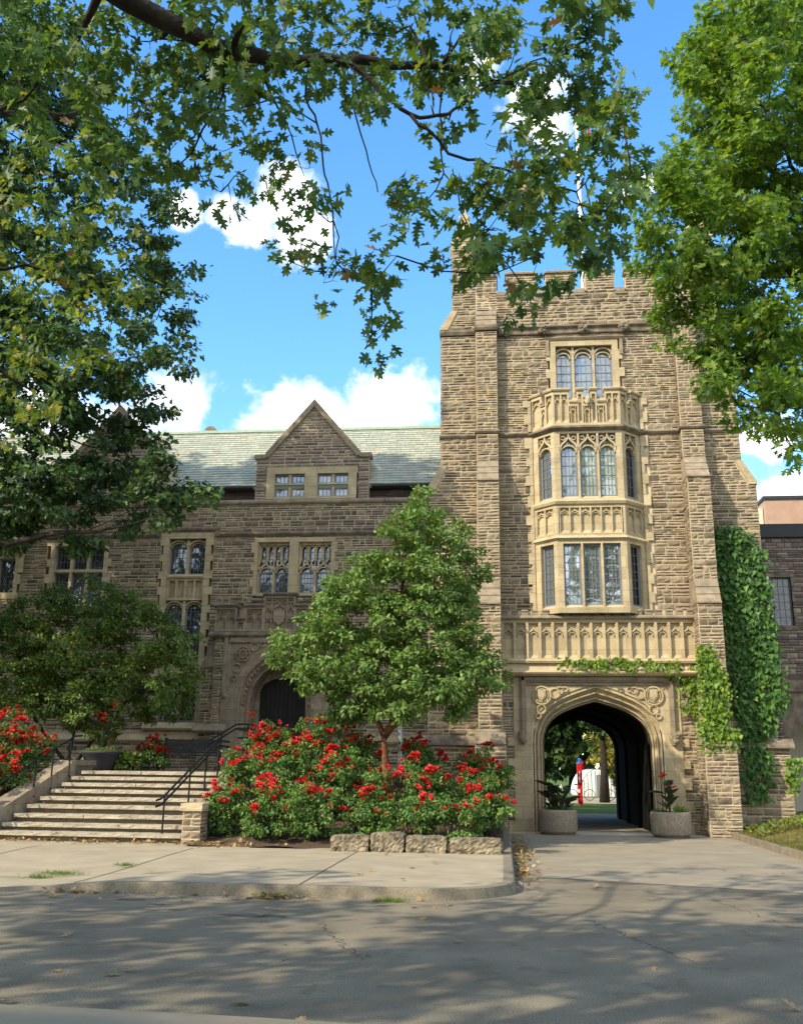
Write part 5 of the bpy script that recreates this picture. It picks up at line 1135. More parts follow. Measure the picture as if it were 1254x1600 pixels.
# ================================================================== TERRACE FURNITURE
BN = thing('park_bench', 'black slatted bench with scrolled iron arms on the terrace left of the porch', 'bench', (-9.15, 28.6, 1.64), rz=R(20))
TB = lambda u, n, z: (u, -n, z)
b = MB(TB)
for i in range(5): b.box(-.78, .78, .0+.095*i, .075+.095*i, .43, .46)
b.build('seat', 'black', BN, local=True)
b = MB(lambda u, n, z: (u, -(-.02-.22*(z-.45)+n), z))
for i in range(5): b.box(-.78, .78, -.015, .015, .50+.085*i, .57+.085*i)
b.box(-.78, -.72, -.018, .018, .46, .95); b.box(.72, .78, -.018, .018, .46, .95); b.box(-.03, .03, -.018, .018, .46, .95); b.build('backrest', 'black', BN, local=True)
for s_ in (-1, 1):
    b = MB(TB); u = s_*.80
    b.tube([(u, .46, .02), (u, .42, .18), (u, .47, .34), (u, .45, .44), (u, .48, .60), (u, .42, .68), (u, .2, .665), (u, -.08, .68)], .022, 6); b.tube([(u, .48, .60), (u, .53, .64), (u, .53, .69), (u, .48, .70), (u, .44, .67)], .018, 6)
    b.tube([(u, -.02, .02), (u, .03, .25), (u, -.02, .45), (u, -.12, .95)], .024, 6); b.tube([(u, -.02, .43), (u, .46, .43)], .022, 6); b.build('arm', 'black', BN, local=True)
PT = thing('bowl_planter', 'wide charcoal bowl planter with tall red canna at the top of the steps', 'planter', (-11.1, 26.6, 1.64))
b = MB(); b.lathe((-11.1, 26.6, 1.64), [(.34, 0), (.36, .03), (.44, .22), (.53, .42), (.57, .46), (.575, .50), (.55, .52), (.51, .50), (.49, .44)], 28); b.build('bowl', 'bowl', PT, smooth=True)
b = MB(); b.lathe((-11.1, 26.6, 1.64), [(.02, .43), (.49, .44)], 20); b.build('soil', 'soil', PT)
def drum(x, y, label):
    t = thing('concrete_planter', label, 'planter', (x, y, 0), 'concrete planters at the archway')
    b = MB(); b.lathe((x, y, 0), [(.49, .0), (.49, .06), (.54, .07), (.56, .11), (.565, .60), (.555, .67), (.53, .69), (.47, .69), (.455, .60)], 28); b.build('drum', 'aggregate', t, smooth=True)
    b = MB(); b.lathe((x, y, 0), [(.03, .62), (.455, .60)], 16); b.build('soil', 'soil', t); return t
pl1 = drum(1.56, 29.55, 'round aggregate concrete planter of dark bronze foliage at the left jamb of the arch')
pl2 = drum(4.70, 29.15, 'round aggregate concrete planter with red canna flowers at the right jamb of the arch')
SP = thing('sign_post', 'thin grey metal post behind the tree in the rose bed', 'post', (-2.72, 26.2, 1.2)); b = MB(); b.tube([(-2.72, 26.2, 1.1), (-2.72, 26.2, 3.05)], .05, 10); b.build('post', 'steel', SP); b = MB(); b.lathe((-2.72, 26.2, 3.05), [(.056, 0), (.05, .04), (.02, .06)], 10); b.build('cap', 'steel', SP)
# hewn limestone blocks edging the rose bed
for i, (a, c, h, lb) in enumerate(((-3.50, -2.73, .31, 'leftmost rough limestone edging block in front of the rose bed'), (-2.68, -2.02, .37, 'humped cracked limestone edging block, second from the left'), (-1.96, -1.16, .32, 'long pale limestone edging block, third from the left'), (-1.08, -.06, .30, 'flat layered limestone edging block beside the driveway kerb'))):
    o = rough_block(a, c, 20.32, 20.8, .13, .15+h, .028, 200+i, nz=9, ny=5, nx=18, taper=.018).build('limestone_block', 'limestone', base=((a+c)/2, 20.5, .15)); tag(o, lb, 'stone block', 'limestone blocks edging the rose bed')
# ================================================================== CAR IN FRONT OF THE PHOTOGRAPHER
CAR = thing('parked_car', 'glossy champagne car, only the curved edge of its roof showing at the bottom', 'car', (-.95, .9, 0))
def car_ring(z, x0, x1, y0, y1, e=4.0, n=40):
    cx, cy, rx, ry = (x0+x1)/2, (y0+y1)/2, (x1-x0)/2, (y1-y0)/2; L_ = []
    for i in range(n):
        a = 2*math.pi*i/n; c, s_ = math.cos(a), math.sin(a); L_.append((cx+rx*math.copysign(abs(c)**(2/e), c), cy+ry*math.copysign(abs(s_)**(2/e), s_), z))
    return L_
def loft(rings, name, m, parent, cap=True):
    b = MB(); n = len(rings[0]); b.add([p for r_ in rings for p in r_], [(i*n+j, i*n+(j+1) % n, (i+1)*n+(j+1) % n, (i+1)*n+j) for i in range(len(rings)-1) for j in range(n)])
    if cap: b.f.append(list(range((len(rings)-1)*n, len(rings)*n))); b.m.append(0); b.f.append(list(range(n-1, -1, -1))); b.m.append(0)
    return b.build(name, m, parent, smooth=True)
CX0, CX1, CY0, CY1 = -3.1, 1.3, -.02, 1.80
loft([car_ring(.25, CX0+.1, CX1-.1, CY0+.06, CY1-.06), car_ring(.45, CX0, CX1, CY0, CY1), car_ring(.75, CX0+.02, CX1-.02, CY0+.01, CY1-.01), car_ring(.93, CX0+.12, CX1-.12, CY0+.06, CY1-.06)], 'body', 'paint', CAR)
loft([car_ring(.93, CX0+.75, CX1-.65, CY0+.08, CY1-.08), car_ring(1.33, CX0+1.18, CX1-1.12, CY0+.20, CY1-.20)], 'window', 'glass_dark', CAR)
b = MB(); nx_, ny_ = 30, 16; XA, XB, YA, YBc = CX0+.9, CX1-.84, CY0+.12, CY1-.10
def roofpt(i, j):
    s_, t_ = 2*i/nx_-1, 2*j/ny_-1; r_ = (abs(s_)**3.2+abs(t_)**3.2)
    return ((XA+XB)/2+(XB-XA)/2*s_, (YA+YBc)/2+(YBc-YA)/2*t_, 1.482-.03*s_*s_-.05*t_*t_-.10*max(0, abs(s_)-.6)**2*4-.10*max(0, abs(t_)-.75)**2*10)
b.add([roofpt(i, j) for j in range(ny_+1) for i in range(nx_+1)], [(j*(nx_+1)+i, j*(nx_+1)+i+1, (j+1)*(nx_+1)+i+1, (j+1)*(nx_+1)+i) for j in range(ny_) for i in range(nx_)])
k0 = len(b.v); per = [i for i in range(nx_+1)]+[(j+1)*(nx_+1)-1 for j in range(1, ny_+1)]+[ny_*(nx_+1)+i for i in range(nx_-1, -1, -1)]+[j*(nx_+1) for j in range(ny_-1, 0, -1)]
for p in per: x, y, z = b.v[p]; b.v.append((x, y, z-.09))
for i in range(len(per)): b.f.append([per[i], k0+i, k0+(i+1) % len(per), per[(i+1) % len(per)]]); b.m.append(0)
b.build('roof', 'paint', CAR, smooth=True)
for x in (CX0+.85, CX1-.85):
    for y in (CY0+.02, CY1-.22):
        b = MB(lambda u, n, z: (x+u, y+n, .31+z)); b.prism(circle(0, 0, .31, 24), 0, .2); wv = b.build('wheel', 'tyre', CAR)
        b = MB(lambda u, n, z: (x+u, y+n, .31+z)); b.prism(circle(0, 0, .2, 20), -.01, .21); b.build('rim', 'steel', wv)
for y in (CY0+.25, CY1-.45):
    b = MB(); b.box(CX1-.10, CX1+.0, y, y+.25, .62, .74); b.build('headlight', 'white', CAR)

# ================================================================== TREES
def tree(name, label, trunk, rad, blobs, per, size, kind, leaf, bark='bark', group=None, sub=14, subr=.3, seed=1, extra=(), up=.5, midx=None, nlimb=1.0, rmin=.012, cat='tree', droop=.1, down=.3, seg=8, twigs=0):
    rs = np.random.default_rng(seed); t = thing(name, label, cat, tuple(trunk[0]), group)
    b = MB(); k = len(trunk); rr = [rad*(1-.62*i/(k-1)) for i in range(k)]
    rr[0] *= 1.25; b.tube(trunk, rr, 12); tk = b.build('trunk', bark, t, smooth=True)
    nodes = list(zip(trunk, rr)); b = MB()
    for pts, r0, r1 in extra:
        q_ = [np.array(p, float) for p in pts]
        for _ in range(2):                      # crooked, not drawn with a ruler
            n_ = [q_[0]]
            for a, c in zip(q_[:-1], q_[1:]): L_ = np.linalg.norm(c-a); n_ += [(a+c)/2+rs.normal(size=3)*L_*.055, c]
            q_ = n_
        pts = q_
        rrr = np.linspace(r0, r1, len(pts)); b.tube(pts, rrr, 9); 
        P_ = np.array(pts)
        for i in range(len(P_)-1):
            for f_ in (0, .5): nodes.append((P_[i]+(P_[i+1]-P_[i])*f_, float(rrr[i])))
        nodes.append((P_[-1], float(rrr[-1])))
    nd_ = limbs(b, rs, [n for n in nodes if n[0][2] > trunk[0][2]+.8 or k < 3], [c for c, r in blobs], rad, rmin, 6, droop)
    if twigs:
        tg = [c+unit(rs.normal(size=3))*r*rs.uniform(.4, .95) for c, r in blobs for _ in range(twigs)]
        limbs(b, rs, nd_, tg, rad*.25, rmin*.5, 4, droop)
    b.build('branch', bark, t, smooth=True)
    P, D, N_, s_ = crown(rs, blobs, per, size, sub=sub, subr=subr, up=up, down=down)
    mi = None
    if isinstance(leaf, (list, tuple)):
        w_ = np.array(midx); mi = rs.choice(len(leaf), len(P), p=w_/w_.sum())
    leaf_mesh('crown', P, D, N_, s_, kind, leaf, t, midx=mi)
    return t
A = lambda px, py, Y: tuple(at(px, py, Y))
rs = np.random.default_rng(5)
# --- the oak overhead: trunk stands left of the photographer, limb and leaves hang over the street
NEAR = [(860, 60, 105), (890, 120, 70), (950, 235, 62), (870, 300, 80), (800, 250, 80), (780, 335, 75), (945, 330, 60), (850, 395, 60), (780, 425, 42), (835, 470, 34), (725, 395, 45), (620, 400, 52), (580, 445, 42), (600, 520, 26), (570, 545, 16), (655, 330, 50), (720, 55, 85), (640, 40, 85), (560, 40, 75), (610, 105, 45), (700, 190, 35), (745, 265, 40), (480, 60, 60), (440, 150, 45), (455, 210, 40), (475, 275, 32), (500, 335, 32), (450, 408, 26), (510, 425, 32), (380, 40, 75), (300, 125, 65), (350, 175, 52), (385, 265, 40), (345, 300, 32), (300, 235, 50), (250, 60, 75), (200, 160, 75), (240, 275, 42), (120, 60, 80), (60, 130, 70), (150, 235, 65), (40, 40, 60), (970, 170, 45), (985, 270, 40), (920, 400, 38), (400, 110, 50), (330, 60, 60), (540, 100, 40)]
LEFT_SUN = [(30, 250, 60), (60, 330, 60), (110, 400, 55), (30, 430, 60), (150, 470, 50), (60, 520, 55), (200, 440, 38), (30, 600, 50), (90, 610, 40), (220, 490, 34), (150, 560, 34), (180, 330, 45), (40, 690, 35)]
nb_ = pxblobs(NEAR, 6.8, 8.8, rs, n_each=1); lb_ = pxblobs(LEFT_SUN, 9.0, 11.5, rs, n_each=1)
lim = [(-6.3, 2.0, 5.6), (-5.0, 4.2, 7.3), A(120, -60, 6.4), A(260, 33, 6.9), A(360, 80, 7.1), A(440, 98, 7.3), A(560, 92, 7.6), A(690, 102, 7.9), A(800, 130, 8.3)]
ex = [(lim, .13, .022), ([A(545, 95, 7.55), A(590, 140, 7.6), A(640, 178, 7.7), A(700, 178, 7.8), A(740, 150, 7.9), A(790, 120, 8.0), A(850, 90, 8.1)], .026, .006),
      ([A(482, 105, 7.4), A(492, 180, 7.4), A(505, 260, 7.45), A(520, 330, 7.5), A(525, 410, 7.5)], .011, .005), ([A(548, 93, 7.58), A(552, 160, 7.55), A(572, 235, 7.55), A(590, 300, 7.6)], .010, .005),
      ([A(640, 178, 7.7), A(700, 240, 7.9), A(790, 265, 8.0), A(900, 300, 8.2)], .018, .009), ([A(690, 102, 7.9), A(690, 200, 8), A(720, 330, 8.1), A(790, 410, 8.2)], .010, .005),
      ([A(360, 80, 7.1), A(340, 170, 7.3), A(300, 240, 7.4)], .016, .008), ([(-5.6, 3.2, 6.6), (-5.2, 6.0, 6.6), A(20, 178, 9.4), A(110, 180, 9.8), A(140, 178, 10)], .07, .02), ([(-5.6, 3.2, 6.2), (-5.6, 6.5, 5.6), A(-20, 420, 10), A(110, 430, 10.3)], .06, .012), ([(-5.6, 3.2, 6.0), (-5.8, 6.5, 4.9), A(-20, 560, 10), A(50, 610, 10.3)], .05, .012)]
OAK = tree('oak_tree', 'big red oak whose leafy limb hangs over the street across the top of the photo', [(-6.8, 1.2, 0), (-6.7, 1.3, 2.2), (-6.5, 1.7, 4.2), (-6.3, 2.0, 5.6), (-6.4, 1.8, 8), (-6.2, 1.6, 11)], .38, nb_, 720, .158, 'oak', ['leaf_oak', 'leaf_oak_sun', 'leaf_dry'], sub=60, subr=.17, seed=7, extra=ex, midx=[.90, .094, .006], rmin=.006, droop=.25, down=.55, twigs=2)
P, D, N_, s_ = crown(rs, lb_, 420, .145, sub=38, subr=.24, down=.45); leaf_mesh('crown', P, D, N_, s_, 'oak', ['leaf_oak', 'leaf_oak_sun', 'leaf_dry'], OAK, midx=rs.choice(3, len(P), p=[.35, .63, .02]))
# the rest of the same crown, above and left of the photographer: it shades the street
sh = []
for _ in range(430):
    a, r_ = rs.uniform(0, 2*math.pi), 9.5*math.sqrt(rs.uniform(.0, 1)); x, y = -10.2+r_*math.cos(a)*1.2, -2.2+r_*math.sin(a)*1.0; z = 8.6+rs.uniform(-1.5, 4.5)*(1-r_/16)
    if y > 5.4 and x > -5.0: continue
    if any(np.linalg.norm(np.cross(np.array([x, y, z])-c, np.array(S))) < 1.7 for c, _r in lb_): continue
    sh.append((np.array([x, y, z]), np.array([.95, .95, .55])))
for px in range(-160, 1150, 75):                # unseen foliage added along the limb's upper side to thicken the road shade
    for py in (-120, -260, -420):
        sh.append((at(px+rs.uniform(-30, 30), py+rs.uniform(-30, 30), rs.uniform(6.8, 9.5)), np.array([.75, .75, .45])))
P, D, N_, s_ = crown(rs, sh, 85, .30, sub=7, subr=.55); leaf_mesh('crown', P, D, N_, s_, 'maple', 'leaf_oak', OAK)
# --- tall oak between the steps and the hall, on the left
LO = [(250, 330, 50), (200, 420, 70), (265, 425, 38), (245, 500, 55), (200, 560, 60), (265, 560, 32), (150, 610, 70), (235, 640, 36), (100, 480, 80), (100, 340, 90), (170, 250, 60), (60, 620, 60), (150, 700, 65), (225, 700, 45), (240, 745, 42), (285, 765, 38), (322, 778, 22), (130, 770, 65), (200, 800, 42), (60, 800, 55), (130, 832, 32), (20, 740, 40), (250, 805, 26), (285, 535, 18), (300, 420, 16), (290, 455, 16), (40, 200, 90), (30, 420, 90), (20, 530, 70), (0, 840, 30)]
lo = pxblobs(LO, 22.8, 26, rs, .95)
for px, py in ((30, 560), (90, 640), (20, 690), (120, 560), (60, 760), (-60, 150), (-60, 300), (-80, 450), (-80, 600), (-70, 750), (-130, 250), (-140, 400), (-140, 540), (-140, 680), (-260, 300), (-260, 450), (-260, 600), (-180, 200), (-200, 380), (-200, 560), (-180, 720), (-320, 300), (-330, 480), (-300, 640), (60, 90), (-60, 60)): lo += pxblobs([(px, py, 95 if px < 0 or py < 100 else 55)], 22.5, 26.5, rs)
tree('oak_tree', 'tall dark oak before the hall at the left edge, its branches reaching over the dormers', [(-15.9, 24.4, 1.2), (-15.7, 24.4, 4), (-15.4, 24.3, 8), (-15.0, 24.2, 12), (-14.8, 24.2, 16), (-14.6, 24.2, 19)], .36, lo, 980, .17, 'maple', ['leaf_dark', 'leaf_oak', 'leaf_dry'], sub=13, subr=.42, seed=11, midx=[.80, .196, .004],
     extra=[([(-15.4, 24.3, 7.2), A(0, 850, 24), A(70, 836, 24), A(130, 832, 24), A(220, 815, 24.1)], .12, .03), ([(-15.3, 24.3, 8.6), A(30, 760, 24), A(55, 712, 24), A(80, 678, 24), A(115, 600, 24.2)], .10, .04)], twigs=1)
# --- bright maple on the right
RM = [(1165, 60, 62), (1225, 35, 60), (1110, 165, 55), (1190, 165, 75), (1080, 260, 50), (1150, 285, 75), (1230, 250, 60), (1045, 345, 42), (1125, 375, 70), (1205, 385, 60), (1075, 430, 48), (1150, 470, 60), (1225, 490, 50), (1060, 500, 32), (1110, 540, 42), (1180, 560, 50), (1135, 600, 32), (1235, 590, 45), (1215, 645, 32), (1240, 705, 20), (1020, 395, 26), (1100, 90, 35), (1140, 110, 45), (1040, 290, 30), (1160, 640, 22), (1120, 45, 25)]
rm = pxblobs(RM, 13.6, 16.6, rs, 1.12)+pxblobs(RM, 13.6, 16.6, rs, .95)
for px, py in ((1310, 60), (1320, 200), (1310, 340), (1320, 480), (1300, 600), (1400, 130), (1420, 300), (1410, 450), (1500, 250)): rm += pxblobs([(px, py, 85)], 13.5, 17.5, rs)
tree('maple_tree', 'bright green maple at the right edge, hanging in front of the tower top', [(7.6, 16.4, 0), (7.5, 16.3, 3), (7.3, 16.0, 6.2), (7.1, 15.8, 9), (6.9, 15.6, 12), (6.8, 15.6, 15)], .30, rm, 1250, .15, 'oak', ['leaf_maple', 'leaf_oak', 'leaf_dry'], sub=26, subr=.30, seed=13, midx=[.86, .134, .006],
     extra=[([(7.2, 15.9, 8.6), A(1270, 460, 15.5), A(1215, 405, 15.4), A(1180, 375, 15.3), A(1150, 330, 15.2)], .075, .025), ([(7.0, 15.8, 10), A(1275, 330, 15.2), A(1235, 260, 15.1), A(1200, 170, 15)], .06, .02), ([(7.3, 16, 7.4), A(1270, 500, 15.6), A(1170, 515, 15.4), A(1110, 530, 15.3)], .045, .015)], twigs=1)
# --- paperbark maple in the rose bed
CT = [(645, 785, 22), (660, 830, 38), (700, 850, 36), (742, 885, 22), (622, 865, 38), (575, 890, 28), (600, 920, 50), (680, 910, 55), (530, 930, 34), (560, 960, 50), (640, 980, 65), (712, 950, 40), (500, 985, 36), (462, 1012, 26), (436, 1028, 16), (520, 1030, 50), (600, 1040, 60), (690, 1040, 55), (742, 1052, 32), (775, 1058, 16), (482, 1058, 26), (560, 1080, 40), (640, 1080, 46), (710, 1085, 36), (618, 1105, 24), (545, 1105, 26), (445, 995, 16), (655, 770, 14), (760, 1030, 18), (610, 815, 18), (735, 1000, 26)]
ctb = pxblobs(CT, 23.4, 25.6, rs, 1.12)+pxblobs(CT, 23.6, 25.4, rs, 1.0)
tree('paperbark_maple', 'small cinnamon-barked maple rising out of the red rose bed before the hall', [(-2.85, 24.5, .7), (-2.87, 24.5, 1.6), (-2.93, 24.5, 2.3), (-2.98, 24.5, 2.75)], .13, ctb, 1500, .135, 'simple', 'leaf_small', 'bark_red', sub=30, subr=.26, seed=17, rmin=.01,
     extra=[([(-2.96, 24.5, 2.6), (-3.3, 24.4, 3.2), (-3.75, 24.3, 3.7), (-4.3, 24.3, 4.2)], .075, .03), ([(-2.96, 24.5, 2.6), (-2.7, 24.5, 3.3), (-2.5, 24.6, 4.3), (-2.5, 24.5, 5.8), (-2.45, 24.5, 7.6)], .09, .025), ([(-2.94, 24.5, 2.5), (-2.4, 24.4, 3.2), (-1.8, 24.4, 3.9)], .06, .03)], twigs=1)
# --- dense shrub on the terrace at the left
SB = [(60, 965, 42), (140, 950, 42), (190, 965, 38), (240, 990, 36), (278, 1015, 32), (298, 1045, 20), (30, 1005, 48), (110, 1005, 60), (190, 1025, 60), (250, 1055, 46), (40, 1060, 52), (120, 1070, 62), (200, 1080, 55), (268, 1085, 34), (-40, 1000, 65), (-40, 1070, 60), (85, 935, 22), (215, 945, 18), (60, 1105, 40), (150, 1110, 40), (-90, 1040, 60), (160, 930, 18)]
sbb = pxblobs(SB, 26.8, 28.8, rs, 1.15)
tree('hawthorn_shrub', 'broad dark green bushy shrub against the hall windows left of the porch', [(-12.6, 27.8, 1.66), (-12.6, 27.8, 2.1), (-12.5, 27.8, 2.7)], .09, sbb, 2300, .12, 'simple', 'leaf_shrub', sub=26, subr=.30, seed=19, cat='shrub', extra=[([(-12.6, 27.8, 1.7), (-13.4, 27.8, 2.6), (-14, 27.8, 3.6)], .06, .03), ([(-12.6, 27.8, 1.7), (-11.7, 27.8, 2.7), (-10.9, 27.8, 3.8)], .06, .03)])
# --- street trees beyond the left edge: unseen themselves, they shade the hall front
def offtree(x, y, z0, z1, r, seed, label, n=26):
    r2 = np.random.default_rng(seed); bl = []
    for _ in range(n):
        a, q = r2.uniform(0, 2*math.pi), math.sqrt(r2.uniform(0, 1)); z = r2.uniform(z0, z1); k = math.sin(math.pi*(.12+.8*(z-z0)/(z1-z0))); bl.append((np.array([x+r*q*k*math.cos(a), y+r*q*k*math.sin(a), z]), np.array([1.5, 1.5, 1.1])))
    tree('oak_tree', label, [(x, y, 0), (x, y, z0), (x+.2, y, (z0+z1)/2), (x, y, z1-1)], .4, bl, 120, .42, 'maple', 'leaf_dark', sub=6, subr=.7, seed=seed, group='street trees left of the photo')
offtree(-21.8, 25.2, 5.5, 20, 4.6, 31, 'tall oak beyond the left edge of the photo, shading the hall', 30)
offtree(-29.5, 22.5, 6, 20, 5.0, 32, 'second tall oak farther beyond the left edge of the photo', 18)
# --- trees beyond the passage
def fartree(label, x, y, h, blobs, leaf, seed, rad=.2, per=230, size=.34):
    bl = [(np.array([x+dx, y+dy, z]), np.array([r, r, r*.85])) for dx, dy, z, r in blobs]
    tree('shade_tree', label, [(x, y, 0), (x+.05, y, h*.3), (x, y, h*.6), (x, y, h)], rad, bl, per, size, 'maple', leaf, sub=9, subr=.55, seed=seed)
fartree('dark leafy tree on the left side of the view through the passage', 1.9, 50, 6, [(-.6, 0, 3.0, 1.2), (.7, 0, 3.6, 1.3), (0, .3, 4.8, 1.6), (1.6, 0, 4.6, 1.1), (-1.2, 0, 4.4, 1.5), (.9, 0, 2.4, .8), (-.8, .4, 1.9, 1.0), (.4, 0, 5.8, 1.5), (2.4, .2, 5.4, 1.0), (.1, .5, 1.4, .8), (1.6, .3, 5.8, 1.4), (2.6, .4, 4.2, .8), (-1.4, .4, 2.6, 1.2), (1.2, .5, 3.2, .9)], 'leaf_far', 41, .16)
fartree('shade tree with a thick dark trunk seen through the passage', 5.84, 59, 7, [(0, 0, 4.8, 1.4), (-1.4, 0, 4.4, 1.1), (1.3, 0, 4.6, 1.1), (-.6, 0, 6, 1.5), (.9, 0, 6.2, 1.5), (-2.2, 0, 5.6, 1.2), (0, 0, 7.5, 1.6), (1.6, 0, 5.4, 1.3), (2.6, 0, 5.0, 1.2), (-1.2, .5, 3.6, .8), (2.4, 0, 6.6, 1.4)], 'leaf_far', 42, .25)
fartree('yellow autumn tree at the right edge of the view through the passage', 8.8, 86, 5, [(0, 0, 3.2, 1.5), (.8, 0, 4.4, 1.5), (-.5, 0, 5.2, 1.2), (1.2, 0, 2.6, 1.2), (.3, 0, 1.6, 1.0)], 'leaf_gold', 43, .15)
for i, (x, y, s_) in enumerate(((2, 100, 1.), (7, 105, 1.1), (12, 98, .9), (-4, 102, 1.2), (17, 104, 1.1))):
    fartree(('far pale tree standing left behind the white hut', 'far pale tree standing directly behind the white hut', 'far pale tree standing right behind the white hut', 'far pale tree at the left end of the row behind the hut', 'far pale tree at the right end of the row behind the hut')[i], x, y, 8*s_, [(0, 0, 3.5*s_, 2.4), (1.4, 0, 5*s_, 2.4), (-1.5, 0, 5.2*s_, 2.4), (0, 0, 7*s_, 2.6), (.6, 0, 9*s_, 2.2), (-.8, 0, 2*s_, 1.7), (1.2, 0, 2*s_, 1.6)], 'leaf_far', 50+i, .2, 200, .55)

# ================================================================== ROSES
def rosette(rs, c, r, P, D, N_, S_):
    for ring, (n, el, rr_) in enumerate(((6, .25, .95), (6, .75, .75), (4, 1.2, .5))):
        for i in range(n):
            a = 2*math.pi*(i+.5*ring)/n+rs.uniform(-.2, .2); o = np.array([math.cos(a), math.sin(a), 0]); d = o*math.cos(el)+np.array([0, 0, math.sin(el)]); P.append(c+o*r*.05); D.append(d); N_.append(np.array([0, 0, 1.])*math.cos(el)-o*math.sin(el)+.1*rs.normal(size=3)); S_.append(r*rr_*1.25)
rs = np.random.default_rng(77); BLOOM = []
for v in range(6):
    P, D, N_, S_ = [], [], [], []
    for q in range((4, 6, 3, 7, 5, 2)[v]): rosette(rs, rs.normal(size=3)*np.array([.062, .062, .035]), rs.uniform(.042, .062), P, D, N_, S_)
    o = leaf_mesh('rose_bloom', P, np.array(D), unit(np.array(N_)), np.array(S_)*1.25, 'ivy', 'petal', base=(0, 0, 0), fold=.3, droop=-.25); BLOOM.append(o)
bloom_me = [o.data for o in BLOOM]
for o in BLOOM: bpy.data.objects.remove(o)
def rose(name, label, x, y, zb, r, h, nb, seed, group, lf='leaf_rose', top=.25):
    rs = np.random.default_rng(seed); t = thing(name, label, 'rose bush', (x, y, zb), group)
    bl = [(np.array([x, y, zb+h*.42]), np.array([r*.85, r*.8, h*.45]))]+[(np.array([x+rs.uniform(-.6, .6)*r, y+rs.uniform(-.5, .5)*r, zb+h*rs.uniform(.3, .85)]), np.array([r*.42, r*.42, h*.26])) for _ in range(10)]
    P, D, N_, s_ = crown(rs, bl, 2500, .085, shell=.5, sub=60, subr=.17, up=.5)
    leaf_mesh('foliage', P, D, N_, s_, 'simple', lf, t)
    b = MB()
    tg = [np.array([x+rs.uniform(-.8, .8)*r, y+rs.uniform(-.7, .7)*r, zb+h*rs.uniform(.6, 1.05)]) for _ in range(12)]
    for q in tg: p0 = np.array([x, y, zb])+rs.normal(size=3)*[.1, .1, 0]; b.tube([p0, (p0+q)/2+rs.normal(size=3)*.06, q], [.012, .009, .005], 4, cap=False)
    b.build('stem', 'bark', t)
    for i in range(min(95, int(nb*(1.9 if lf != 'leaf_rose_' and group.endswith('left of the steps') else 1.15)))):
        c, rad = bl[rs.integers(0, len(bl))]; q = unit(rs.normal(size=3)); q[1] = -abs(q[1])*.8 if rs.random() < .75 else q[1]; q[2] = abs(q[2])*.9+top; q = q/np.linalg.norm(q)
        p = c+q*rad*rs.uniform(.98, 1.18)
        o = bpy.data.objects.new('rose_bloom', bloom_me[rs.integers(0, 6)]); col.objects.link(o); o.parent = t; o.location = Vector(p-np.array([x, y, zb])); k = rs.uniform(.6, 1.2); o.scale = (k, k, k)
        o.rotation_euler = (rs.uniform(.1, 1.0), rs.uniform(-.5, .5), rs.uniform(-.8, .8))
G1 = 'red rose bushes in the bed beside the steps'
RB = [(-6.15, 22.1, .62, 1.15, 7, 'low rose bush behind the stone pier at the front left corner of the bed'), (-5.15, 21.85, .72, 1.15, 8, 'front rose bush spilling over bare mulch, second from the left corner'), (-4.1, 21.75, .72, 1.2, 9, 'front rose bush left of the edging blocks with few blooms'), (-3.0, 21.75, .65, 1.1, 9, 'rose bush directly behind the leftmost edging block'), (-1.95, 21.75, .65, 1.05, 6, 'rose bush behind the humped edging block'), (-1.0, 21.75, .65, 1.0, 6, 'rose bush hanging over the long pale edging block'), (-.32, 22.5, .55, 1.0, 8, 'rose bush at the driveway corner of the bed'),
      (-6.2, 23.4, .6, 1.45, 16, 'rose bush beside the twin handrail'), (-5.2, 23.2, .8, 1.7, 24, 'tall rose bush in the middle row covered in red clusters, right of the handrail'), (-4.05, 23.2, .8, 1.65, 26, 'rose bush with the densest red clusters, left of the maple trunk'), (-2.9, 23.1, .65, 1.15, 15, 'rose bush just in front of the maple trunk'), (-1.8, 23.2, .7, 1.4, 20, 'rose bush right of the maple trunk'), (-.75, 23.6, .65, 1.15, 15, 'rose bush near the driveway in the middle row'), (-.25, 24.7, .5, 1.0, 10, 'rose bush at the far driveway end of the bed'),
      (-5.9, 25.0, .75, 1.7, 24, 'tall rose bush below the porch doorway'), (-4.7, 25.0, .8, 1.75, 26, 'rose bush in the back row right of the doorway'), (-3.6, 25.2, .75, 1.5, 18, 'rose bush in the back row just left of the maple trunk'), (-1.9, 25.2, .7, 1.25, 16, 'rose bush in the back row beside the grey post'), (-.8, 25.4, .6, 1.1, 12, 'rose bush in the back row against the tower buttress')]
for i, (x, y, r, h, n, lb) in enumerate(RB): rose('rose_bush', lb, x, y, zbed(x, y)-.05, r, h, n, 500+i, G1)
G2 = 'red rose bushes left of the steps'
for i, (x, y, r, h, n, lb) in enumerate(((-12.6, 21.5, .7, 1.3, 9, 'shaded rose bush at the foot of the left handrail'), (-13.7, 22.2, .8, 1.5, 22, 'rose bush at the left edge of the photo'), (-12.45, 22.7, .65, 1.4, 16, 'rose bush overhanging the middle of the left cheek wall'), (-13.7, 23.5, .8, 1.55, 26, 'rose bush with bright red clusters behind the left handrail'), (-12.5, 24.0, .7, 1.45, 24, 'rose bush at the head of the left cheek wall'), (-14.4, 24.6, .8, 1.5, 20, 'rose bush in front of the dark shrub at the far left'), (-12.6, 25.3, .75, 1.25, 18, 'rose bush left of the bowl planter'), (-13.5, 25.7, .8, 1.5, 26, 'rose bush against the foot of the dark shrub, farthest back on the left'), (-12.3, 22.0, .55, .75, 6, 'low rose bush tucked behind the lower end of the left cheek wall'), (-11.95, 23.4, .5, .75, 8, 'low rose bush tucked behind the upper end of the left cheek wall'))): rose('rose_bush', lb, x, y, zbedl(x, y)-.05, r, h, n, 600+i, G2, 'leaf_rose')
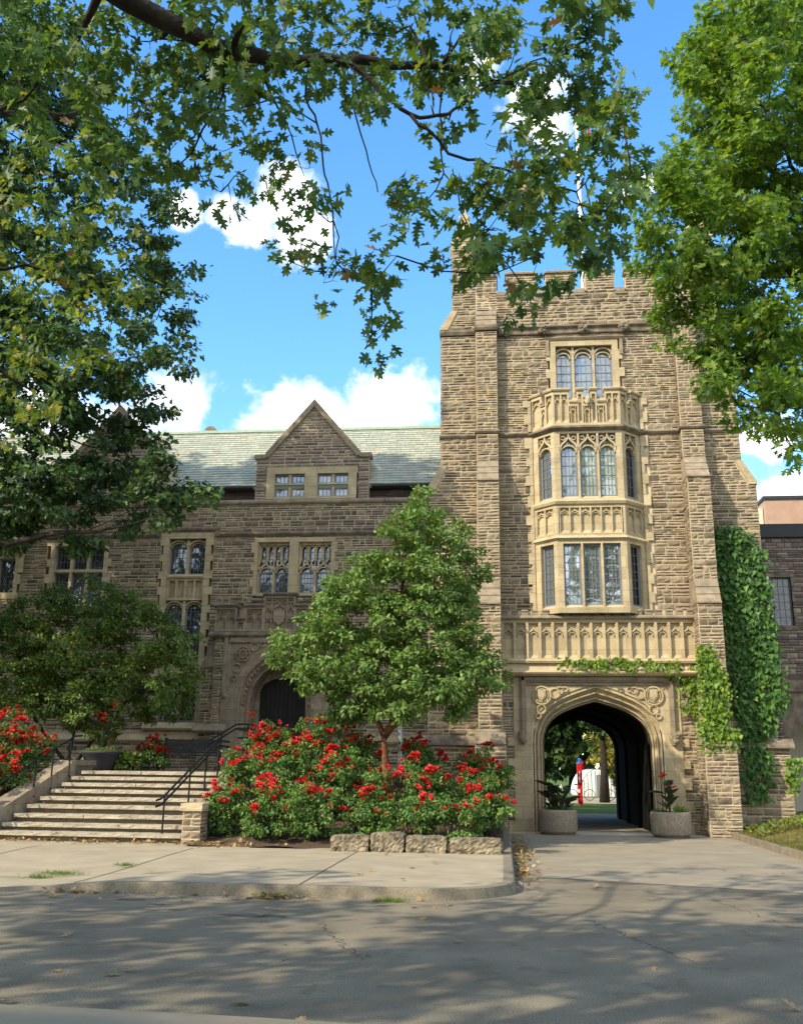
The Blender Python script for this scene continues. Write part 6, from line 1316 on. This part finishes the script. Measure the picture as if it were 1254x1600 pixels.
rose('rose_bush', 'dark rose bush between the bowl planter and the black bench', -10.15, 28.3, 1.64, .55, 1.0, 14, 650, G2)

# ================================================================== CANNAS AND SMALL PLANTS
def canna(label, x, y, z, h, n, seed, leafm, flower=True, group=None, spread=.16, lsz=.46):
    rs = np.random.default_rng(seed); t = thing('canna_plant', label, 'plant', (x, y, z), group)
    for i in range(n):
        a = rs.uniform(0, 2*math.pi); p0 = np.array([x+spread*math.cos(a)*rs.uniform(.2, 1), y+spread*math.sin(a)*rs.uniform(.2, 1), z]); hh = h*rs.uniform(.62, 1.0) if i else h; top = p0+np.array([rs.uniform(-.1, .1), rs.uniform(-.1, .1), hh])
        b = MB(); b.tube([p0, (p0+top)/2+rs.normal(size=3)*.015, top], [.018, .014, .009], 6); b.build('stem', 'leaf_canna', t)
        P, D, N_, S_ = [], [], [], []
        for j in range(4):
            f_ = .15+.2*j; az = rs.uniform(0, 2*math.pi); d = np.array([math.cos(az), math.sin(az)*.8, rs.uniform(.7, 2.2)]); P.append(p0+(top-p0)*f_); D.append(d); N_.append(np.cross(np.cross(d, [0, 0, 1.]), d)+.2*rs.normal(size=3)); S_.append(lsz*rs.uniform(.7, 1.15))
        leaf_mesh('leaf', P, np.array(D), unit(np.array(N_)), np.array(S_), 'canna', leafm, t, fold=.35, droop=rs.uniform(.15, .45))
        if flower and i < max(2, n//2):
            P, D, N_, S_ = [], [], [], []
            for q in range(7): rosette(rs, top+rs.normal(size=3)*[.05, .05, .05]+[0, 0, .03], rs.uniform(.05, .075), P, D, N_, S_)
            leaf_mesh('flower', P, np.array(D), unit(np.array(N_)), np.array(S_), 'simple', 'petal_orange', t, fold=.3, droop=-.2)
def filler(name, label, x, y, z, r, h, n, size, seed, lf, cat='plant', petals=None, npet=0, group=None):
    rs = np.random.default_rng(seed); t = thing(name, label, cat, (x, y, z), group)
    bl = [(np.array([x+r*.6*math.cos(a), y+r*.6*math.sin(a), z+h*.5]), np.array([r*.55, r*.55, h*.5])) for a in np.linspace(0, 6.28, 7)[:-1]]
    P, D, N_, s_ = crown(rs, bl, n/(6*(r*.55)*(h*.5)), size, shell=.4); leaf_mesh('foliage', P, D, N_, s_, 'simple', lf, t)
    if petals:
        P, D, N_, S_ = [], [], [], []
        for q in range(npet): a = rs.uniform(0, 6.28); rosette(rs, np.array([x+r*rs.uniform(.2, 1.05)*math.cos(a), y+r*rs.uniform(.2, 1.05)*math.sin(a), z+h*rs.uniform(.8, 1.1)]), .03, P, D, N_, S_)
        leaf_mesh('flower', P, np.array(D), unit(np.array(N_)), np.array(S_), 'simple', petals, t)
canna('tall red-flowered canna in the charcoal bowl planter', -11.1, 26.6, 2.1, 1.25, 6, 701, 'leaf_canna', spread=.2)
filler('bedding_flowers', 'small white and yellow bedding flowers round the rim of the bowl planter', -11.1, 26.6, 2.06, .5, .2, 900, .05, 702, 'leaf_rose', petals='petal_white', npet=26)
canna('dark bronze canna without flowers in the left concrete planter', 1.56, 29.55, .60, .95, 9, 703, 'leaf_canna', flower=False, spread=.26, lsz=.42)
filler('bedding_plant', 'low dark green filler plants around the bronze canna', 1.56, 29.55, .60, .34, .2, 500, .07, 704, 'leaf_dark')
canna('bronze canna with scarlet flowers in the right concrete planter', 4.66, 29.15, .60, 1.05, 4, 705, 'leaf_canna', spread=.16, lsz=.42)
filler('bedding_plant', 'fresh green trailing plant spilling over the right rim of the right planter', 4.98, 29.08, .60, .2, .26, 700, .05, 706, 'leaf_ivy')
filler('bedding_plant', 'low grey-green filler at the left rim of the right planter', 4.40, 29.12, .60, .2, .14, 300, .07, 707, 'leaf_dark')
canna('red canna rising out of the rose bed in front of the porch door', -6.75, 26.6, 1.4, 1.75, 2, 708, 'leaf_canna', spread=.1, lsz=.4)
filler('daylily_clump', 'strappy green foliage right of the bowl planter', -10.45, 26.9, 1.62, .35, .5, 900, .16, 709, 'leaf_shrub')
filler('ground_cover', 'low green plants along the top of the steps by the bowl planter', -11.55, 26.0, 1.6, .35, .3, 700, .08, 710, 'leaf_rose')

# ================================================================== IVY
def inpoly(px, py, poly):
    c = False; n = len(poly); j = n-1
    for i in range(n):
        (xi, yi), (xj, yj) = poly[i], poly[j]
        if (yi > py) != (yj > py) and px < (xj-xi)*(py-yi)/(yj-yi)+xi: c = not c
        j = i
    return c
def ivy(label, areas, size, seed, lf, base):
    rs = np.random.default_rng(seed); t = thing('ivy', label, 'ivy', base); P = []
    vb = MB()
    for poly, n, Yf, th in areas:
        xs_, ys_ = [p[0] for p in poly], [p[1] for p in poly]; k = 0; got = []
        while k < n:
            px, py = rs.uniform(min(xs_)-6, max(xs_)+6), rs.uniform(min(ys_)-4, max(ys_)+4)
            if not inpoly(px+rs.normal()*6, py+rs.normal()*6, poly): continue
            Yp = Yf(px, py) if callable(Yf) else Yf
            p = at(px, py, Yp); p[1] -= abs(rs.normal())*th; P.append(p); got.append(p); k += 1
        for q in range(max(4, n//120)):
            a, c = got[rs.integers(0, n)], got[rs.integers(0, n)]
            if np.linalg.norm(a-c) < 1.6: vb.tube([a+[0, .03, 0], (a+c)/2+[rs.normal()*.05, .03, rs.normal()*.05], c+[0, .03, 0]], .008, 4, cap=False)
    m = len(P); vb.build('stem', 'bark', t)
    N_ = unit(np.array([0, -1., .5])+rs.normal(size=(m, 3))*.5); D = unit(np.array([0, -.25, -1.])+rs.normal(size=(m, 3))*.35)
    leaf_mesh('foliage', np.array(P), D, N_, size*rs.uniform(.38, 1.25, m), 'ivy', lf, t, fold=.12, droop=.2)
IV1 = [(1090, 1010), (1112, 1012), (1116, 1040), (1132, 1062), (1122, 1078), (1142, 1085), (1126, 1100), (1138, 1118), (1118, 1128), (1128, 1140), (1150, 1145), (1152, 1160), (1138, 1168), (1112, 1166), (1104, 1175), (1097, 1150), (1096, 1112), (1098, 1080), (1094, 1040)]
IV1b = [(1030, 1040), (1062, 1036), (1090, 1040), (1096, 1060), (1096, 1110), (1070, 1112), (1064, 1104), (1084, 1094), (1082, 1080), (1062, 1074), (1078, 1062), (1060, 1050), (1034, 1054)]
IV1c = [(870, 1032), (960, 1030), (1000, 1034), (1060, 1038), (1060, 1046), (985, 1043), (940, 1042), (870, 1037)]
IV1d = [(1062, 1102), (1096, 1100), (1098, 1132), (1072, 1132), (1064, 1118)]
ivy('bright green ivy running along the balcony ledge and down the right front buttress', [(IV1, 2300, 29.36, .07), (IV1b, 620, 30.25, .06), (IV1c, 330, 30.02, .04)], .115, 801, 'leaf_ivy', (6.2, 29.4, 2.6))
IV2 = [(1112, 822), (1150, 826), (1168, 840), (1184, 860), (1188, 890), (1198, 930), (1205, 980), (1212, 1020), (1217, 1060), (1228, 1102), (1222, 1114), (1206, 1112), (1203, 1140), (1188, 1165), (1165, 1172), (1158, 1140), (1148, 1100), (1138, 1020), (1126, 940), (1116, 870)]
IV2b = [(1160, 1165), (1195, 1165), (1210, 1200), (1205, 1250), (1170, 1250), (1162, 1200)]
ivy('dense deep green ivy sheet covering the side buttress right of the arch', [(IV2, 4600, 30.47, .09), (IV2b, 330, 30.40, .05)], .15, 802, 'leaf_ivy_dark', (7.5, 30.4, 1.2))
ivy('yellow-green ivy strand on the outer corner of the side buttress base', [([(1230, 1190), (1248, 1188), (1244, 1215), (1236, 1240), (1228, 1230)], 130, 30.35, .08)], .13, 803, 'leaf_ivy', (8.6, 30.35, .6))

# ================================================================== GRASS, WEEDS, FALLEN LEAVES
rs = np.random.default_rng(900)
n = 26000; gx = 6.5+rs.uniform(0, 1, n)**1.5*9; gy = rs.uniform(18.2, 31, n); ok = gx > np.array([xl(y) for y in gy])+.03; gx, gy = gx[ok], gy[ok]
P = np.array([(x, y, zlawn(x, y)-.01) for x, y in zip(gx, gy)]); m = len(P)
D = unit(np.array([0, 0, 1.])+rs.normal(size=(m, 3))*.45); N_ = unit(rs.normal(size=(m, 3)))
o = leaf_mesh('lawn_grass', P, D, N_, rs.uniform(.05, .13, m), 'blade', 'grass', base=(8, 24, .3)); o['kind'] = 'stuff'
n = 2600; gx = rs.uniform(6.7, 10.5, n); gy = rs.uniform(27.4, 30.2, n)-.5*np.maximum(0, gx-8.5); P = np.array([(x, y, zlawn(x, y)+rs.uniform(.0, .16)) for x, y in zip(gx, gy)]); D = unit(rs.normal(size=(n, 3))+[0, 0, .5]); N_ = unit(np.array([0, -.3, 1.])+rs.normal(size=(n, 3))*.4)
o = leaf_mesh('bank_weeds', P, D, N_, rs.uniform(.05, .11, n), 'ivy', ['grass', 'leaf_ivy'], base=(8, 28, .5), midx=rs.choice(2, n, p=[.72, .28])); o['kind'] = 'stuff'
for i, (px, py, zz, lb, r_) in enumerate(((425, 1402, .01, 'grass tuft growing in the gutter below the kerb crack', .16), (95, 1366, .06, 'grass tuft along the back of the dropped kerb at the left', .2), (196, 1353, .13, 'tiny grass tuft in the pavement joint', .09), (610, 1409, .01, 'sparse weeds in the gutter at the middle of the kerb', .14), (60, 1372, .03, 'small weed at the left end of the kerb', .10), (805, 1350, .02, 'weed in the gutter beside the driveway kerb', .10))):
    d = ray(px, py); p = np.array([0, 0, CAM_H])+d*((zz-CAM_H)/d[2]); m = int(500*r_/.16); a = rs.normal(size=(m, 2))*[r_, r_*.35]; Pw = np.concatenate([p[:2]+a, np.full((m, 1), zz)], 1)
    o = leaf_mesh('weed_tuft', Pw, unit(np.array([0, 0, .8])+rs.normal(size=(m, 3))*.5), unit(rs.normal(size=(m, 3))), rs.uniform(.03, .09, m), 'blade', 'leaf_ivy', base=p); tag(o, lb, 'weeds')
fl_me = []
for v in range(4):
    o = leaf_mesh('fallen_leaf', [[0, -.08, .012]], np.array([[0., 1, .1]]), np.array([[.12*v-.2, .1, 1.]]), np.array([.17]), 'oak', 'leaf_dry', base=(0, 0, 0), fold=(.5, .2, -.3, .35)[v], droop=(-.25, .2, .3, -.1)[v]); fl_me.append(o.data); bpy.data.objects.remove(o)
def zroad(x, y):
    if x < .0 and 14.58 < y < 20.3: return zwalk(x, y)+.004
    return .007
n = 0
while n < 110:
    x, y = (rs.uniform(-6, 6), rs.uniform(4.5, 20)) if n < 62 else ((rs.uniform(-11, 0), rs.uniform(13.6, 14.35)) if n < 92 else (rs.uniform(-11.2, -7.3), rs.uniform(20.9, 21.4)))
    if 14.3 < y < 14.6 or (abs(x-.15) < .2 and y > 14.3): continue
    o = bpy.data.objects.new('fallen_leaf', fl_me[rs.integers(0, 4)]); col.objects.link(o); o.location = (x, y, zroad(x, y) if y < 20.8 else .155); o.rotation_euler = (rs.uniform(-.2, .2), rs.uniform(-.2, .2), rs.uniform(0, 6.28)); k = rs.uniform(.45, 1.05); o.scale = (k, k, k)
    tag(o, 'brown dry oak leaf lying flat on the pavement, road or gutter', 'leaf', 'fallen oak leaves on the street'); n += 1
def litter(name, px0, cx, cy, rx, ry, n, seed, zf):
    r2 = np.random.default_rng(seed); a = r2.normal(size=(n, 2))*[rx, ry]; Pw = np.array([(cx+u, cy+v, zf(cx+u, cy+v)+r2.uniform(.0, .05)) for u, v in a]); o = leaf_mesh(name, Pw, unit(r2.normal(size=(n, 3))*[1, 1, .35]), unit(np.array([0, 0, 1.])+r2.normal(size=(n, 3))*.5), r2.uniform(.05, .15, n), 'oak', 'leaf_dry', base=(cx, cy, 0)); o['kind'] = 'stuff'
litter('leaf_litter', 0, .36, 22.5, .13, 2.3, 240, 1, lambda x, y: .01); litter('leaf_litter', 0, .32, 18.2, .10, .9, 90, 2, lambda x, y: .01); litter('leaf_litter', 0, -3.3, 14.15, .30, .07, 60, 3, lambda x, y: .008); litter('leaf_litter', 0, -5.9, 14.2, .35, .05, 40, 4, lambda x, y: .008); litter('leaf_litter', 0, -9.3, 21.3, 1.4, .12, 150, 6, lambda x, y: .155); litter('leaf_litter', 0, -6.0, 21.1, .5, .25, 160, 5, lambda x, y: zbed(x, y) if y > 20.8 else .16)
